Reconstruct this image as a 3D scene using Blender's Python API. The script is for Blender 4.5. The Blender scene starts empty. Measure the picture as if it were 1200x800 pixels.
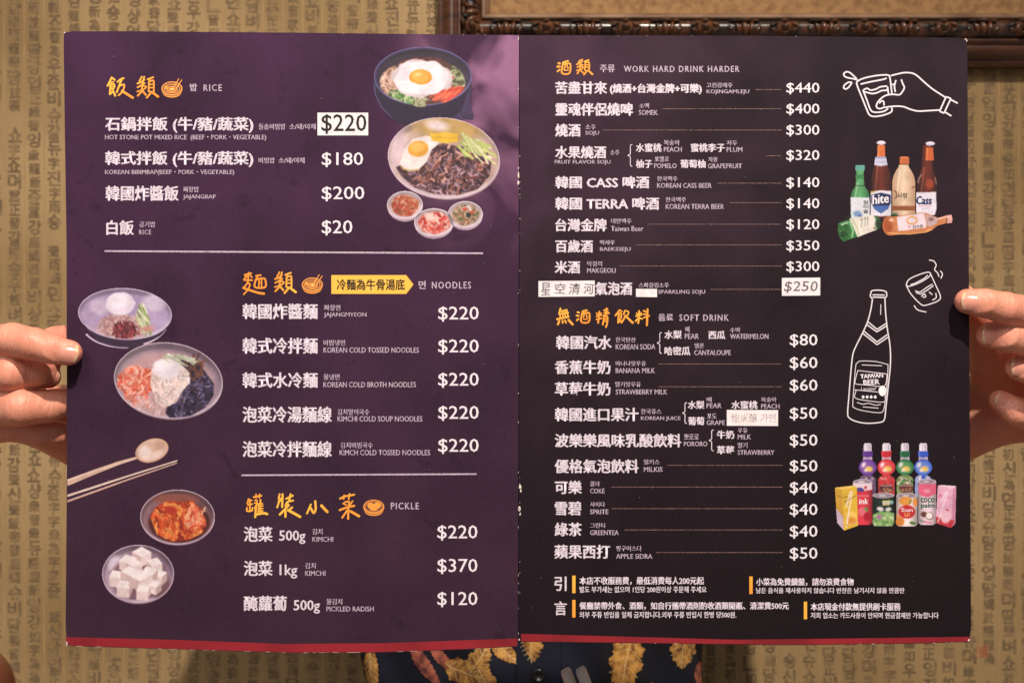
import bpy, math, random
import numpy as np
from mathutils import Vector, Matrix
from mathutils.bvhtree import BVHTree
random.seed(7); rng = np.random.default_rng(7)
SC = bpy.context.scene
C = SC.collection

# ------------------------------------------------------------------ camera, light, exposure
S = 0.00041            # metres per photo pixel in the plane of the menu
D = 0.60               # camera distance to that plane
cd = bpy.data.cameras.new('camera'); cam = bpy.data.objects.new('camera', cd); C.objects.link(cam)
cam.location = (0, -D, 0); cam.rotation_euler = (math.pi/2, 0, 0)
cd.sensor_width = 36; cd.lens = 36*D/(1200*S); cd.clip_start = 0.02; cd.clip_end = 50
cd.dof.use_dof = True; cd.dof.focus_distance = D; cd.dof.aperture_fstop = 21
SC.camera = cam
W = bpy.data.worlds.new('World'); SC.world = W; W.use_nodes = True
bg = W.node_tree.nodes['Background']; bg.inputs[0].default_value = (1.0, 0.93, 0.86, 1); bg.inputs[1].default_value = 0.20

def lamp(name, kind, loc, target, energy, color, size, spot=None):
    l = bpy.data.lights.new(name, kind); l.energy = energy; l.color = color
    if kind == 'AREA': l.shape = 'DISK'; l.size = size
    else: l.shadow_soft_size = size
    if spot: l.spot_size = spot; l.spot_blend = 1.0
    o = bpy.data.objects.new(name, l); C.objects.link(o); o.location = loc
    o.rotation_euler = (Vector(target)-Vector(loc)).to_track_quat('-Z', 'Y').to_euler()
    return o
lamp('ceiling_spot', 'SPOT', (0.38, -1.42, 1.68), (-0.03, 0.15, 0.04), 278, (1.0, 0.91, 0.79), 0.045, math.radians(50))
lamp('fill_light', 'AREA', (-0.75, -1.15, 1.15), (-0.1, 0.2, 0), 12, (1.0, 0.93, 0.90), 0.7)  # added soft fill from upper left, gives the pages some sheen
SC.view_settings.view_transform = 'Standard'; SC.view_settings.look = 'None'
SC.view_settings.exposure = 0.0; SC.view_settings.gamma = 1.0
SC.render.filter_size = 1.7

# ------------------------------------------------------------------ helpers
def lin(c):
    c = np.asarray(c, float)/255.0
    return np.where(c <= 0.04045, c/12.92, ((c+0.055)/1.055)**2.4)
def rgb(*c): return tuple(lin(c)) + (1.0,)
def Wp(px, py, d):
    """point that stands d metres behind the menu's plane, seen at photo pixel px, py"""
    k = S*(D+d)/D
    return np.array([(px-600)*k, d, (400-py)*k])
def tag(o, label=None, cat=None, group=None, kind=None):
    if label: o['label'] = label
    if cat: o['category'] = cat
    if group: o['group'] = group
    if kind: o['kind'] = kind
    return o
def empty(name, loc=(0, 0, 0)):
    o = bpy.data.objects.new(name, None); C.objects.link(o); o.location = loc; o.empty_display_size = 0.02
    return o
def link(name, me, parent=None, mats=()):
    for m in mats: me.materials.append(m)
    o = bpy.data.objects.new(name, me); C.objects.link(o)
    if parent is not None:
        o.parent = parent; o.matrix_parent_inverse = Matrix.Translation(parent_loc(parent)).inverted()
    return o
def parent_loc(p):
    return Vector(p.location) if p.parent is None else Vector((0, 0, 0))   # parts sit at the world origin
def mesh_np(name, V, F, smooth=False, col=None, corner=None):
    """F: (n,k) int array or list of lists"""
    me = bpy.data.meshes.new(name)
    V = np.asarray(V, np.float32)
    if isinstance(F, np.ndarray):
        n, k = F.shape
        me.vertices.add(len(V)); me.vertices.foreach_set('co', V.ravel())
        me.loops.add(n*k); me.loops.foreach_set('vertex_index', F.astype(np.int32).ravel())
        me.polygons.add(n); me.polygons.foreach_set('loop_start', np.arange(0, n*k, k, dtype=np.int32))
        me.update(calc_edges=True); me.validate()
    else:
        me.from_pydata([tuple(map(float, v)) for v in V], [], F); me.update()
    if smooth: me.polygons.foreach_set('use_smooth', np.ones(len(me.polygons), bool))
    if col is not None:
        a = me.color_attributes.new('Col', 'FLOAT_COLOR', 'POINT')
        cc = np.ones((len(V), 4), np.float32); cc[:, :3] = col; a.data.foreach_set('color', cc.ravel())
    return me

# ---- node material helper
def mat(name, base=(0.5, 0.5, 0.5, 1), rough=0.5, metal=0.0, spec=0.5, coat=0.0, coat_rough=0.3, sss=0.0, attr=False,
        noise=None, bump=None, extra=None):
    """noise: (scale, detail, colour2, lo, hi [, stretch])  bump: (scale, strength, distance)"""
    m = bpy.data.materials.new(name); m.use_nodes = True; nt = m.node_tree; N = nt.nodes; L = nt.links
    b = N['Principled BSDF']
    b.inputs['Base Color'].default_value = base; b.inputs['Roughness'].default_value = rough
    b.inputs['Metallic'].default_value = metal; b.inputs['Specular IOR Level'].default_value = spec
    b.inputs['Coat Weight'].default_value = coat; b.inputs['Coat Roughness'].default_value = coat_rough
    if sss:
        b.inputs['Subsurface Weight'].default_value = sss
        b.inputs['Subsurface Radius'].default_value = (1.0, 0.35, 0.2); b.inputs['Subsurface Scale'].default_value = 0.004
    tc = N.new('ShaderNodeTexCoord'); src = None
    if attr:
        a = N.new('ShaderNodeAttribute'); a.attribute_name = 'Col'; src = a.outputs['Color']
        L.new(src, b.inputs['Base Color'])
    if noise:
        t = N.new('ShaderNodeTexNoise'); t.inputs['Scale'].default_value = noise[0]; t.inputs['Detail'].default_value = noise[1]
        if len(noise) > 5:
            mp = N.new('ShaderNodeMapping'); mp.inputs['Scale'].default_value = noise[5]
            L.new(tc.outputs['Object'], mp.inputs[0]); L.new(mp.outputs[0], t.inputs[0])
        else: L.new(tc.outputs['Object'], t.inputs[0])
        mr = N.new('ShaderNodeMapRange'); mr.inputs[1].default_value = noise[3]; mr.inputs[2].default_value = noise[4]
        L.new(t.outputs[0], mr.inputs[0])
        mx = N.new('ShaderNodeMix'); mx.data_type = 'RGBA'; L.new(mr.outputs[0], mx.inputs[0])
        if src is not None: L.new(src, mx.inputs[6])
        else: mx.inputs[6].default_value = base
        mx.inputs[7].default_value = noise[2]
        src = mx.outputs[2]; L.new(src, b.inputs['Base Color'])
    if bump:
        t = N.new('ShaderNodeTexNoise'); t.inputs['Scale'].default_value = bump[0]; t.inputs['Detail'].default_value = 4
        L.new(tc.outputs['Object'], t.inputs[0])
        bp = N.new('ShaderNodeBump'); bp.inputs['Strength'].default_value = bump[1]; bp.inputs['Distance'].default_value = bump[2]
        L.new(t.outputs[0], bp.inputs['Height']); L.new(bp.outputs[0], b.inputs['Normal'])
    if extra: extra(nt, b, tc, src)
    return m

# ---- numpy noise
def vnoise(X, Y, scale, seed=0):
    r = np.random.default_rng(seed); T = r.random((64, 64))
    x = X/scale; y = Y/scale; xi = np.floor(x).astype(int); yi = np.floor(y).astype(int)
    fx = x-xi; fy = y-yi; fx = fx*fx*(3-2*fx); fy = fy*fy*(3-2*fy)
    a = T[xi % 64, yi % 64]; b = T[(xi+1) % 64, yi % 64]; c = T[xi % 64, (yi+1) % 64]; d = T[(xi+1) % 64, (yi+1) % 64]
    return (a*(1-fx)+b*fx)*(1-fy)+(c*(1-fx)+d*fx)*fy

# ---- flat print painted as coloured faces
class Pic:
    def __init__(s, x0, y0, x1, y1, res=0.5, ox=0, oy=0, k=1.0):
        """drawing area in photo pixels; ox, oy, k turn local drawing units into photo pixels"""
        s.x0, s.y0, s.res, s.ox, s.oy, s.k = x0, y0, res, ox, oy, k
        nx = int((x1-x0)/res)+1; ny = int((y1-y0)/res)+1
        s.X, s.Y = np.meshgrid(x0+np.arange(nx)*res, y0+np.arange(ny)*res)
        s.c = np.zeros((ny, nx, 3)); s.a = np.zeros((ny, nx)); s.clip = None
    def _t(s, p): return (s.ox+p[0]/s.k, s.oy+p[1]/s.k)
    def put(s, m, col, grain=0, sl=None):
        if sl is None: sl = (slice(None), slice(None))
        if s.clip is not None: m = m*s.clip[sl]
        col = np.asarray(col, float)
        if col.ndim == 1: col = col[None, None, :]
        if grain:
            col = col + grain*(vnoise(s.X[sl]*3, s.Y[sl]*3, 4.0, 5)-0.5)[..., None]
        m3 = m[..., None]
        s.c[sl] = s.c[sl]*(1-m3)+col*m3; s.a[sl] = np.maximum(s.a[sl], m)
    def win(s, xa, ya, xb, yb):
        i0 = max(0, int((ya-s.y0)/s.res)-1); i1 = max(i0, int((yb-s.y0)/s.res)+3)
        j0 = max(0, int((xa-s.x0)/s.res)-1); j1 = max(j0, int((xb-s.x0)/s.res)+3)
        return (slice(i0, i1), slice(j0, j1))
    def em(s, cx, cy, rx, ry, rot=0, soft=0.4, jag=0, seed=0):
        cx, cy = s._t((cx, cy)); rx /= s.k; ry /= s.k
        c, n = math.cos(rot), math.sin(rot); u = (s.X-cx)*c+(s.Y-cy)*n; v = -(s.X-cx)*n+(s.Y-cy)*c
        q = np.sqrt((u/rx)**2+(v/ry)**2)
        if jag: q = q + jag*(vnoise(s.X*1.0+50, s.Y+50, max(rx, ry)*0.35, seed)-0.5)
        return np.clip((1-q)*min(rx, ry)/soft+0.5, 0, 1)
    def ell(s, cx, cy, rx, ry, col, rot=0, soft=0.4, jag=0, seed=0, grain=0):
        s.put(s.em(cx, cy, rx, ry, rot, soft, jag, seed), col, grain)
    def ring(s, cx, cy, rx, ry, w, col, rot=0):
        m = s.em(cx, cy, rx, ry, rot)*(1-s.em(cx, cy, rx-w, ry-w, rot)); s.put(m, col)
    def pm(s, pts):
        P = np.array([s._t(p) for p in pts]); m = np.zeros(s.X.shape, bool); n = len(P)
        for i in range(n):
            x1, y1 = P[i]; x2, y2 = P[(i+1) % n]
            cond = ((y1 > s.Y) != (y2 > s.Y)); m ^= cond & (s.X < (x2-x1)*(s.Y-y1)/((y2-y1) or 1e-9)+x1)
        return m.astype(float)
    def poly(s, pts, col, grain=0): s.put(s.pm(pts), col, grain)
    def line(s, pts, w, col, w2=None, soft=0.35):
        P = [s._t(p) for p in pts]; w = w/s.k; w2 = w if w2 is None else w2/s.k
        n = len(P)-1
        for i in range(n):
            (xa, ya), (xb, yb) = P[i], P[i+1]; wa = w+(w2-w)*i/n; wb = w+(w2-w)*(i+1)/n; r = max(wa, wb)
            sl = s.win(min(xa, xb)-r, min(ya, yb)-r, max(xa, xb)+r, max(ya, yb)+r)
            X = s.X[sl]; Y = s.Y[sl]
            if X.size == 0: continue
            dx, dy = xb-xa, yb-ya; t = np.clip(((X-xa)*dx+(Y-ya)*dy)/(dx*dx+dy*dy+1e-9), 0, 1)
            d = np.hypot(X-xa-t*dx, Y-ya-t*dy)-(wa+(wb-wa)*t)/2
            s.put(np.clip(0.5-d/soft/1.4, 0, 1), col, 0, sl)
    def strokes(s, n, cx, cy, rx, ry, ln, w, cols, ang=None, spread=math.pi, bend=0.5, mask=None):
        keep = s.clip
        if mask is not None: s.clip = mask if keep is None else keep*mask
        for _ in range(n):
            r = math.sqrt(rng.random()); t = rng.random()*6.283
            x = cx+rx*r*math.cos(t); y = cy+ry*r*math.sin(t)
            a = (rng.random()*2-1)*spread+(ang or 0); L = ln*(0.6+0.8*rng.random()); b = (rng.random()-0.5)*2*bend
            p = [(x, y), (x+L/2*math.cos(a), y+L/2*math.sin(a)), (x+L/2*math.cos(a)+L/2*math.cos(a+b), y+L/2*math.sin(a)+L/2*math.sin(a+b))]
            c0 = np.array(cols[rng.integers(len(cols))])*(0.85+0.3*rng.random())
            s.line(p, w*(0.7+0.6*rng.random()), np.clip(c0, 0, 255))
        s.clip = keep
    def build(s, name, parent, material, off, page, icon=False):
        if material is M.get('photo') and not name.startswith(('bowl_icon', 'drawing')):
            w = s.a[..., None]; c = s.c*w; ww = w.copy()
            for _ in range(2):
                for ax_ in (0, 1):
                    c = (np.roll(c, 1, ax_)+2*c+np.roll(c, -1, ax_))/4; ww = (np.roll(ww, 1, ax_)+2*ww+np.roll(ww, -1, ax_))/4
            c = np.where(ww > .02, c/np.maximum(ww, .02), s.c); g = c.mean(-1, keepdims=True); c = g+(c-g)*.86
            n = (vnoise(s.X, s.Y, 9, 21)-.5)*.10+(vnoise(s.X, s.Y, 2.3, 22)-.5)*.05+(vnoise(s.X, s.Y, .8, 23)-.5)*.05
            s.c = c*(.93+n[..., None])*np.array([1.0, .965, 1.0])
        ny, nx = s.X.shape
        av = s.a > 0.5
        f = av[:-1, :-1] & av[1:, :-1] & av[:-1, 1:] & av[1:, 1:]
        idx = np.arange(ny*nx).reshape(ny, nx)
        F = np.stack([idx[:-1, :-1][f], idx[1:, :-1][f], idx[1:, 1:][f], idx[:-1, 1:][f]], 1)
        u, inv = np.unique(F.ravel(), return_inverse=True); F = inv.reshape(F.shape)
        V = on_page(s.X.ravel()[u], s.Y.ravel()[u], off)
        col = lin(np.clip(s.c.reshape(-1, 3)[u], 0, 255))
        return link(name, mesh_np(name, V, F, True, col), parent, [material])

# ---- menu surface
SP = 608.5
def surf(px, py):
    px = np.asarray(px, float)
    l = -0.0055*np.sin(np.pi*np.clip((px-75)/(SP-75), 0, 1))
    r = -0.0035*np.sin(np.pi*np.clip((px-SP)/(1135-SP), 0, 1))
    return np.where(px < SP, l, r)+0.0012*np.exp(-((px-SP)/14)**2)
def on_page(px, py, off=0.0):
    px = np.asarray(px, float); py = np.asarray(py, float)
    d = surf(px, py)-off
    k = S*(D+d)/D
    return np.stack([(px-600)*k, d, (400-py)*k], -1)

# ------------------------------------------------------------------ materials
def page_extra(left):
    def f(nt, b, tc, src):
        N, L = nt.nodes, nt.links
        g = N.new('ShaderNodeNewGeometry'); sp = N.new('ShaderNodeSeparateXYZ'); L.new(tc.outputs['Object'], sp.inputs[0])
        def nz(scale, det, lo, hi, dist=0):
            t = N.new('ShaderNodeTexNoise'); t.inputs['Scale'].default_value = scale; t.inputs['Detail'].default_value = det
            t.inputs['Distortion'].default_value = dist
            L.new(tc.outputs['Object'], t.inputs[0]); r = N.new('ShaderNodeMapRange'); r.inputs[1].default_value = lo; r.inputs[2].default_value = hi
            L.new(t.outputs[0], r.inputs[0]); return r.outputs[0]
        def ramp(o, a, c):
            r = N.new('ShaderNodeMapRange'); r.interpolation_type = 'SMOOTHSTEP'; r.inputs[1].default_value = a; r.inputs[2].default_value = c
            L.new(o, r.inputs[0]); return r.outputs[0]
        def mul(a, c):
            r = N.new('ShaderNodeMath'); r.operation = 'MULTIPLY'
            for i, q in enumerate((a, c)):
                if isinstance(q, float): r.inputs[i].default_value = q
                else: L.new(q, r.inputs[i])
            return r.outputs[0]
        def mix(f_, a, c):
            m = N.new('ShaderNodeMix'); m.data_type = 'RGBA'; L.new(f_, m.inputs[0])
            for i, q in ((6, a), (7, c)):
                if isinstance(q, tuple): m.inputs[i].default_value = q
                else: L.new(q, m.inputs[i])
            return m.outputs[2]
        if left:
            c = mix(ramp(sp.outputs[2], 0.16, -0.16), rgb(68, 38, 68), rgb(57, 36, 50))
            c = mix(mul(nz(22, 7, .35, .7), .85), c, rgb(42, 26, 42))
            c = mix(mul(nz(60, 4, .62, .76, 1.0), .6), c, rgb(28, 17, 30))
            sheen = mul(mul(ramp(sp.outputs[0], -0.06, -0.02), ramp(sp.outputs[2], 0.03, 0.12)), nz(26, 2, .38, .60, 1.2))  # lamp sheen near the top of the fold, painted into the base colour
            c = mix(mul(sheen, 1.0), c, rgb(150, 104, 138))
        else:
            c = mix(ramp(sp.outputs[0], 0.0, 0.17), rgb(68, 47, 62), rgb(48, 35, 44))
            c = mix(mul(ramp(sp.outputs[2], 0.15, -0.13), .9), c, rgb(21, 15, 18))  # light falling off to the lower right, painted into the page colour
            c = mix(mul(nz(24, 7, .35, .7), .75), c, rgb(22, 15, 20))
            sheen = mul(mul(ramp(sp.outputs[0], 0.09, 0.01), ramp(sp.outputs[2], 0.02, 0.15)), nz(22, 2, .4, .7, 1.0))  # weaker sheen on this side of the fold, also painted in
            c = mix(mul(sheen, 0.6), c, rgb(88, 58, 82))
        # paper tooth
        c = mix(mul(nz(1100, 3, .3, .7), .14), c, rgb(92, 64, 86) if left else rgb(62, 46, 56))
        # paler stock on the worn, cut edges
        sn = N.new('ShaderNodeSeparateXYZ'); L.new(g.outputs['True Normal'], sn.inputs[0])
        ab = N.new('ShaderNodeMath'); ab.operation = 'ABSOLUTE'; L.new(sn.outputs[1], ab.inputs[0])
        lt = N.new('ShaderNodeMath'); lt.operation = 'LESS_THAN'; lt.inputs[1].default_value = 0.5; L.new(ab.outputs[0], lt.inputs[0])
        c = mix(lt.outputs[0], c, rgb(150, 125, 120))
        L.new(c, b.inputs['Base Color'])
    return f
M = {}
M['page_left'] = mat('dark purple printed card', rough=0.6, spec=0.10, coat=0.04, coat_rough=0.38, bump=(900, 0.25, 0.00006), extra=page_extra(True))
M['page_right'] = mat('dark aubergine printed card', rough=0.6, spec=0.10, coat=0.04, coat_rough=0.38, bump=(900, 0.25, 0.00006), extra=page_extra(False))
ink = dict(rough=0.5, spec=0.35)
M['white'] = mat('white ink', rgb(224, 210, 222), noise=(900, 2, rgb(190, 172, 190), .45, .75), **ink)
M['grey'] = mat('pale lilac ink', rgb(196, 176, 194), noise=(900, 2, rgb(150, 130, 150), .45, .75), **ink)
M['bright'] = mat('bright white ink', rgb(232, 222, 230), **ink)
M['gold'] = mat('golden orange ink', rgb(252, 186, 72), noise=(45, 2, rgb(246, 150, 56), .4, .65), **ink)
M['leader'] = mat('brown ink', rgb(138, 104, 100), noise=(2500, 1, rgb(80, 60, 66), .45, .55), **ink)
M['black'] = mat('black ink', rgb(30, 24, 26), **ink)
M['pencil'] = mat('thin grey pen ink', rgb(110, 98, 108), **ink)
M['faint'] = mat('faded pink grey ink', rgb(176, 158, 162), noise=(1500, 1, rgb(225, 210, 212), .45, .6), **ink)
M['sticker'] = mat('white paper sticker', rgb(238, 228, 230), rough=0.7, noise=(300, 2, rgb(226, 212, 216), .4, .7))
M['banner'] = mat('amber printed banner', rgb(250, 190, 78), noise=(12, 1, rgb(244, 160, 58), .4, .6), **ink)
M['red'] = mat('red printed band', rgb(146, 34, 44), noise=(30, 3, rgb(118, 27, 35), .4, .7), **ink)
M['photo'] = mat('printed photograph', attr=True, rough=0.5, spec=0.35, coat=0.2, coat_rough=0.4)
M['bluetext'] = mat('navy ink', rgb(28, 40, 92), **ink)
M['greentext'] = mat('green ink', rgb(24, 92, 52), **ink)
M['wear'] = mat('bare white paper core', rgb(232, 214, 206), rough=0.8, noise=(800, 2, rgb(150, 128, 126), .5, .7))

# ------------------------------------------------------------------ the menu
menu = empty('menu', tuple(Wp(608, 757, 0)))
tag(menu, 'open dark purple menu held up in both hands, dishes and prices on two pages', 'menu')
def edge(pts):
    xs, ys = zip(*pts); return lambda t: float(np.interp(t, xs, ys))
def page(name, xl, xr, yt, yb, material, nx=56, ny=70):
    """xl, xr: x of left and right edge at height v; yt, yb: y of top and bottom edge at x share u (photo pixels)"""
    V = []; T = 0.0006
    for s_ in (0, T):
        for j in range(ny+1):
            for i in range(nx+1):
                u, v = i/nx, j/ny
                y = yt(u)*(1-v)+yb(u)*v; x = xl(v)*(1-u)+xr(v)*u
                p = on_page(x, y, 0.0); V.append((p[0], p[1]+s_, p[2]))
    n = (nx+1)*(ny+1); F = []
    I = lambda i, j, s_: s_*n+j*(nx+1)+i
    for j in range(ny):
        for i in range(nx):
            F.append((I(i, j, 0), I(i, j+1, 0), I(i+1, j+1, 0), I(i+1, j, 0)))
            F.append((I(i, j, 1), I(i+1, j, 1), I(i+1, j+1, 1), I(i, j+1, 1)))
    loop = [(i, 0) for i in range(nx)]+[(nx, j) for j in range(ny)]+[(i, ny) for i in range(nx, 0, -1)]+[(0, j) for j in range(ny, 0, -1)]
    o = len(V); m_ = len(loop); V += [V[I(i, j, 0)] for i, j in loop]+[V[I(i, j, 1)] for i, j in loop]
    for k in range(m_): F.append((o+k, o+(k+1) % m_, o+m_+(k+1) % m_, o+m_+k))
    me = mesh_np(name, V, F); me.polygons.foreach_set('use_smooth', [k < 2*nx*ny for k in range(len(F))])
    return link(name, me, menu, [material])
Lx0 = edge([(0, 75), (.02, 74.5), (.35, 78), (.7, 78.5), (.97, 77), (1, 78.5)]); Lx1 = edge([(0, 608.2), (.5, 607.8), (1, 606.9)])
Lyt = edge([(0, 38.5), (.006, 37), (.15, 36.8), (.5, 38.5), (1, 41.5)]); Lyb = edge([(0, 755), (.01, 756.5), (.25, 760.5), (.5, 764.5), (.7, 764), (.9, 760), (1, 757)])
Rx0 = edge([(0, 609.1), (.5, 608.6), (1, 607.5)]); Rx1 = edge([(0, 1132), (.01, 1133.5), (.5, 1136), (.98, 1138), (1, 1135.5)])
Ryt = edge([(0, 41.5), (.5, 42), (.99, 44.5), (1, 46)]); Ryb = edge([(0, 751.5), (.3, 753.5), (.6, 755.5), (.9, 753.5), (1, 751.5)])
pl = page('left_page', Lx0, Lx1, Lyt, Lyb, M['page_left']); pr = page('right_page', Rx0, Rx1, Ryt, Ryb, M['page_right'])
pl['label'] = 'left page, purple, with rice, noodle and pickle dishes'; pr['label'] = 'right page, darker, with drinks and prices'

def quad(name, x0, y0, x1, y1, material, parent, off, nx=8, ny=2, top=None, bot=None, dy=0):
    """flat printed strip following the page"""
    V = []; F = []
    for j in range(ny+1):
        for i in range(nx+1):
            u = i/nx; v = j/ny; x = x0+(x1-x0)*u
            ya = top(x) if top else y0+dy*u; yb = bot(x) if bot else y1+dy*u
            V.append(on_page(x, ya+(yb-ya)*v, off))
    for j in range(ny):
        for i in range(nx):
            a = j*(nx+1)+i; F.append((a, a+nx+1, a+nx+2, a+1))
    return link(name, mesh_np(name, V, F), parent, [material])
# red band at the foot of both pages
bl = edge([(77, 746), (200, 749), (333, 754), (450, 753), (606.5, 747.5)]); br = edge([(607.6, 742), (860, 749), (1000, 747.5), (1138, 745.5)])
quad('spine', 603, 43.5, 614, 751, M['black'], menu, -0.0012, 4, 20)
quad('red_band', 77.2, 0, 606.3, 0, M['red'], pl, 0.00004, 56, 1, bl, lambda x: Lyb((x-77.5)/529)-0.6)
quad('red_band', 608.2, 0, 1136.6, 0, M['red'], pr, 0.00004, 56, 1, br, lambda x: Ryb((x-608)/528.5)-0.6)

def ribbon_mesh(lines, w, off, closed=False):
    V = []; F = []
    for pts in lines:
        P = np.array(pts, float)
        if len(P) > 2:   # Catmull-Rom smoothing
            Q = []; PP = np.vstack([2*P[0]-P[1], P, 2*P[-1]-P[-2]])
            for i in range(1, len(PP)-2):
                for t in np.linspace(0, 1, 6, endpoint=False):
                    a, b, c, d = PP[i-1:i+3]; Q.append(0.5*((2*b)+(c-a)*t+(2*a-5*b+4*c-d)*t*t+(3*b-a-3*c+d)*t**3))
            Q.append(P[-1]); P = np.array(Q)
        T = np.gradient(P, axis=0); T /= np.linalg.norm(T, axis=1)[:, None]+1e-9; Nn = np.stack([-T[:, 1], T[:, 0]], 1)*w/2
        A = P+Nn; B = P-Nn; o = len(V)
        for a, b in zip(A, B): V += [on_page(*a, off), on_page(*b, off)]
        off += 0.000004
        F += [(o+2*i, o+2*i+1, o+2*i+3, o+2*i+2) for i in range(len(P)-1)]
    return V, F
def ribbon(name, lines, w, material, parent, off=0.0001):
    V, F = ribbon_mesh(lines, w, off); return link(name, mesh_np(name, V, F), parent, [material])

# ---- lettering: (text, x0, y0, x1, y1, weight px, material, part name)
items = []
def T(page_, text, x0, x1, y0, y1, wt, m, name, off=0.0001, shear=0.0, rot=0.0, wob=0.0): items.append((page_, text, x0, y0, x1, y1, wt, m, name, off, shear, rot, wob))
def dish(p, t, x0, x1, y0, y1): T(p, t, x0, x1, y0, y1, .58, 'white', 'dish_name')
def price(p, t, x0, x1, y0, y1): T(p, t, x0, x1, y0, y1, .14, 'bright', 'price')
def kor(p, t, x0, x1, y0, y1, w=.12): T(p, t, x0, x1, y0, y1, w, 'grey', 'korean_name')
def eng(p, t, x0, x1, y0, y1, w=.1): T(p, t, x0, x1, y0, y1, w, 'grey', 'english_name')
L_, R_ = 'L', 'R'

kor(L_, '밥', 222.5, 231, 98, 107, .3); T(L_, 'RICE', 238.5, 260, 99, 107, .2, 'grey', 'section_name')
dish(L_, '石鍋拌飯 (牛/豬/蔬菜)', 123, 297, 137, 156); kor(L_, '돌솥비빔밥', 303, 334.5, 145, 152); kor(L_, '소/돼/야채', 339, 370, 145, 152)
eng(L_, 'HOT STONE POT MIXED RICE  (BEEF・PORK・VEGETABLE)', 123, 312, 158, 165.3)
dish(L_, '韓式拌飯 (牛/豬/蔬菜)', 123, 297, 177, 196); kor(L_, '비빔밥', 303, 322, 184.5, 191.5); kor(L_, '소/돼/야채', 326.5, 357, 184.5, 191.5)
eng(L_, 'KOREAN BIBIMBAP(BEEF・PORK・VEGETABLE)', 123, 274.5, 199, 205.8)
dish(L_, '韓國炸醬飯', 123.5, 209.5, 217.5, 235.5); kor(L_, '짜장밥', 214.5, 233, 218.5, 225.5); eng(L_, 'JAJANGBAP', 214.5, 253, 228, 234.3)
dish(L_, '白飯', 124.5, 157, 258, 275.5); kor(L_, '공기밥', 163, 182, 259.5, 266.5); eng(L_, 'RICE', 163, 177, 269, 274.8)
price(L_, '$180', 377, 425.5, 178.5, 196); price(L_, '$200', 377, 427, 218.5, 236); price(L_, '$20', 377, 413, 258, 276)

T(L_, '冷麵為牛骨湯底', 394.5, 474.5, 327, 340, .3, 'black', 'banner_text', 0.00016)
kor(L_, '면', 490.5, 499, 329, 338.5, .25); T(L_, 'NOODLES', 506, 552, 330, 338.2, .2, 'grey', 'section_name')
for t, x1, ya, yb, k, kx0, kx1, ky, e, ex1, ey, pa in (
        ('韓國炸醬麵', 372.5, 355.5, 374, '짜장면', 379.5, 399, 357, 'JAJANGMYEON', 429.5, 366, 359),
        ('韓式冷拌麵', 372.5, 395.5, 414.5, '비빔냉면', 379, 404.5, 398, 'KOREAN COLD TOSSED NOODLES', 491, 406.8, 397.5),
        ('韓式水冷麵', 372.5, 436, 454.5, '물냉면', 379, 398, 438, 'KOREAN COLD BROTH NOODLES', 487.5, 447.3, 436.5),
        ('泡菜冷湯麵線', 389, 476, 495, '김치말이국수', 395.5, 433, 479, 'KIMCHI COLD SOUP NOODLES', 495, 487.3, 475.3),
        ('泡菜冷拌麵線', 389, 516.5, 535.5, '김치비빔국수', 399, 437, 518, 'KIMCH COLD TOSSED NOODLES', 504, 526.8, 513.8)):
    dish(L_, t, 284, x1, ya, yb); kor(L_, k, kx0, kx1, ky, ky+7); eng(L_, e, kx0 if kx0 != 399 else 398, ex1, ey, ey+6.4); price(L_, '$220', 513.5, 561, pa, pa+17.8)

T(L_, 'PICKLE', 458, 491, 588.5, 596.5, .2, 'grey', 'section_name')
for t, x1, ya, q, qa, qb, qy, qh, k, ka, kb, ky, e, ea, eb, ey, pr_, py_ in (
        ('泡菜', 319.5, 616.5, '500g', 327, 358, 621, 16, '김치', 366, 378, 619, 'KIMCHI', 366, 390.5, 628.5, '$220', 615),
        ('泡菜', 319.5, 656.5, '1kg', 327.5, 348.5, 661, 16.5, '김치', 357.5, 370, 659, 'KIMCHI', 357.5, 381.5, 668.3, '$370', 654.3),
        ('醃蘿蔔', 336.5, 697.5, '500g', 344, 375, 702.5, 16, '물김치', 382.5, 401, 701, 'PICKLED RADISH', 382.5, 438, 710, '$120', 693)):
    dish(L_, t, 285.5, x1, ya, ya+18); T(L_, q, qa, qb, qy, qy+qh, .35, 'white', 'weight'); kor(L_, k, ka, kb, ky, ky+7); eng(L_, e, ea, eb, ey, ey+6)
    price(L_, pr_, 512.5, 559.5, py_, py_+18)
# right page
kor(R_, '주류', 703, 720.5, 76, 85, .2)
T(R_, 'WORK HARD DRINK HARDER', 731, 866.5, 77.3, 84.7, .2, 'grey', 'section_name')
dish(R_, '苦盡甘來', 650.5, 711.5, 95.5, 110.5); dish(R_, '(燒酒+台灣金牌+可樂)', 714.5, 822.5, 98, 111)
kor(R_, '고진감래주', 828, 858.5, 97, 103); eng(R_, 'KOJINGAMLEJU', 828, 878, 105, 111)
dish(R_, '靈魂伴侶燒啤', 650.5, 742, 120.5, 136); kor(R_, '소맥', 749, 760.5, 121, 127); eng(R_, 'SOMEK', 748.5, 771, 129, 135)
dish(R_, '燒酒', 650.5, 680.5, 145, 160.5); kor(R_, '소주', 686, 698, 146, 152); eng(R_, 'SOJU', 686, 702, 153.5, 159.5)
dish(R_, '水果燒酒', 650.5, 710.5, 171, 186); kor(R_, '소주', 715, 726, 176, 182); eng(R_, 'FRUIT FLAVOR SOJU', 650, 715.5, 187.5, 193.3)
def small(t, x0, x1, y0, y1): T(R_, t, x0, x1, y0, y1, .38, 'white', 'flavour_name')
small('水蜜桃', 745, 775.5, 168, 178.3); kor(R_, '복숭아', 778, 796.5, 164, 170.5); eng(R_, 'PEACH', 778, 799, 172.3, 178)
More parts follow.
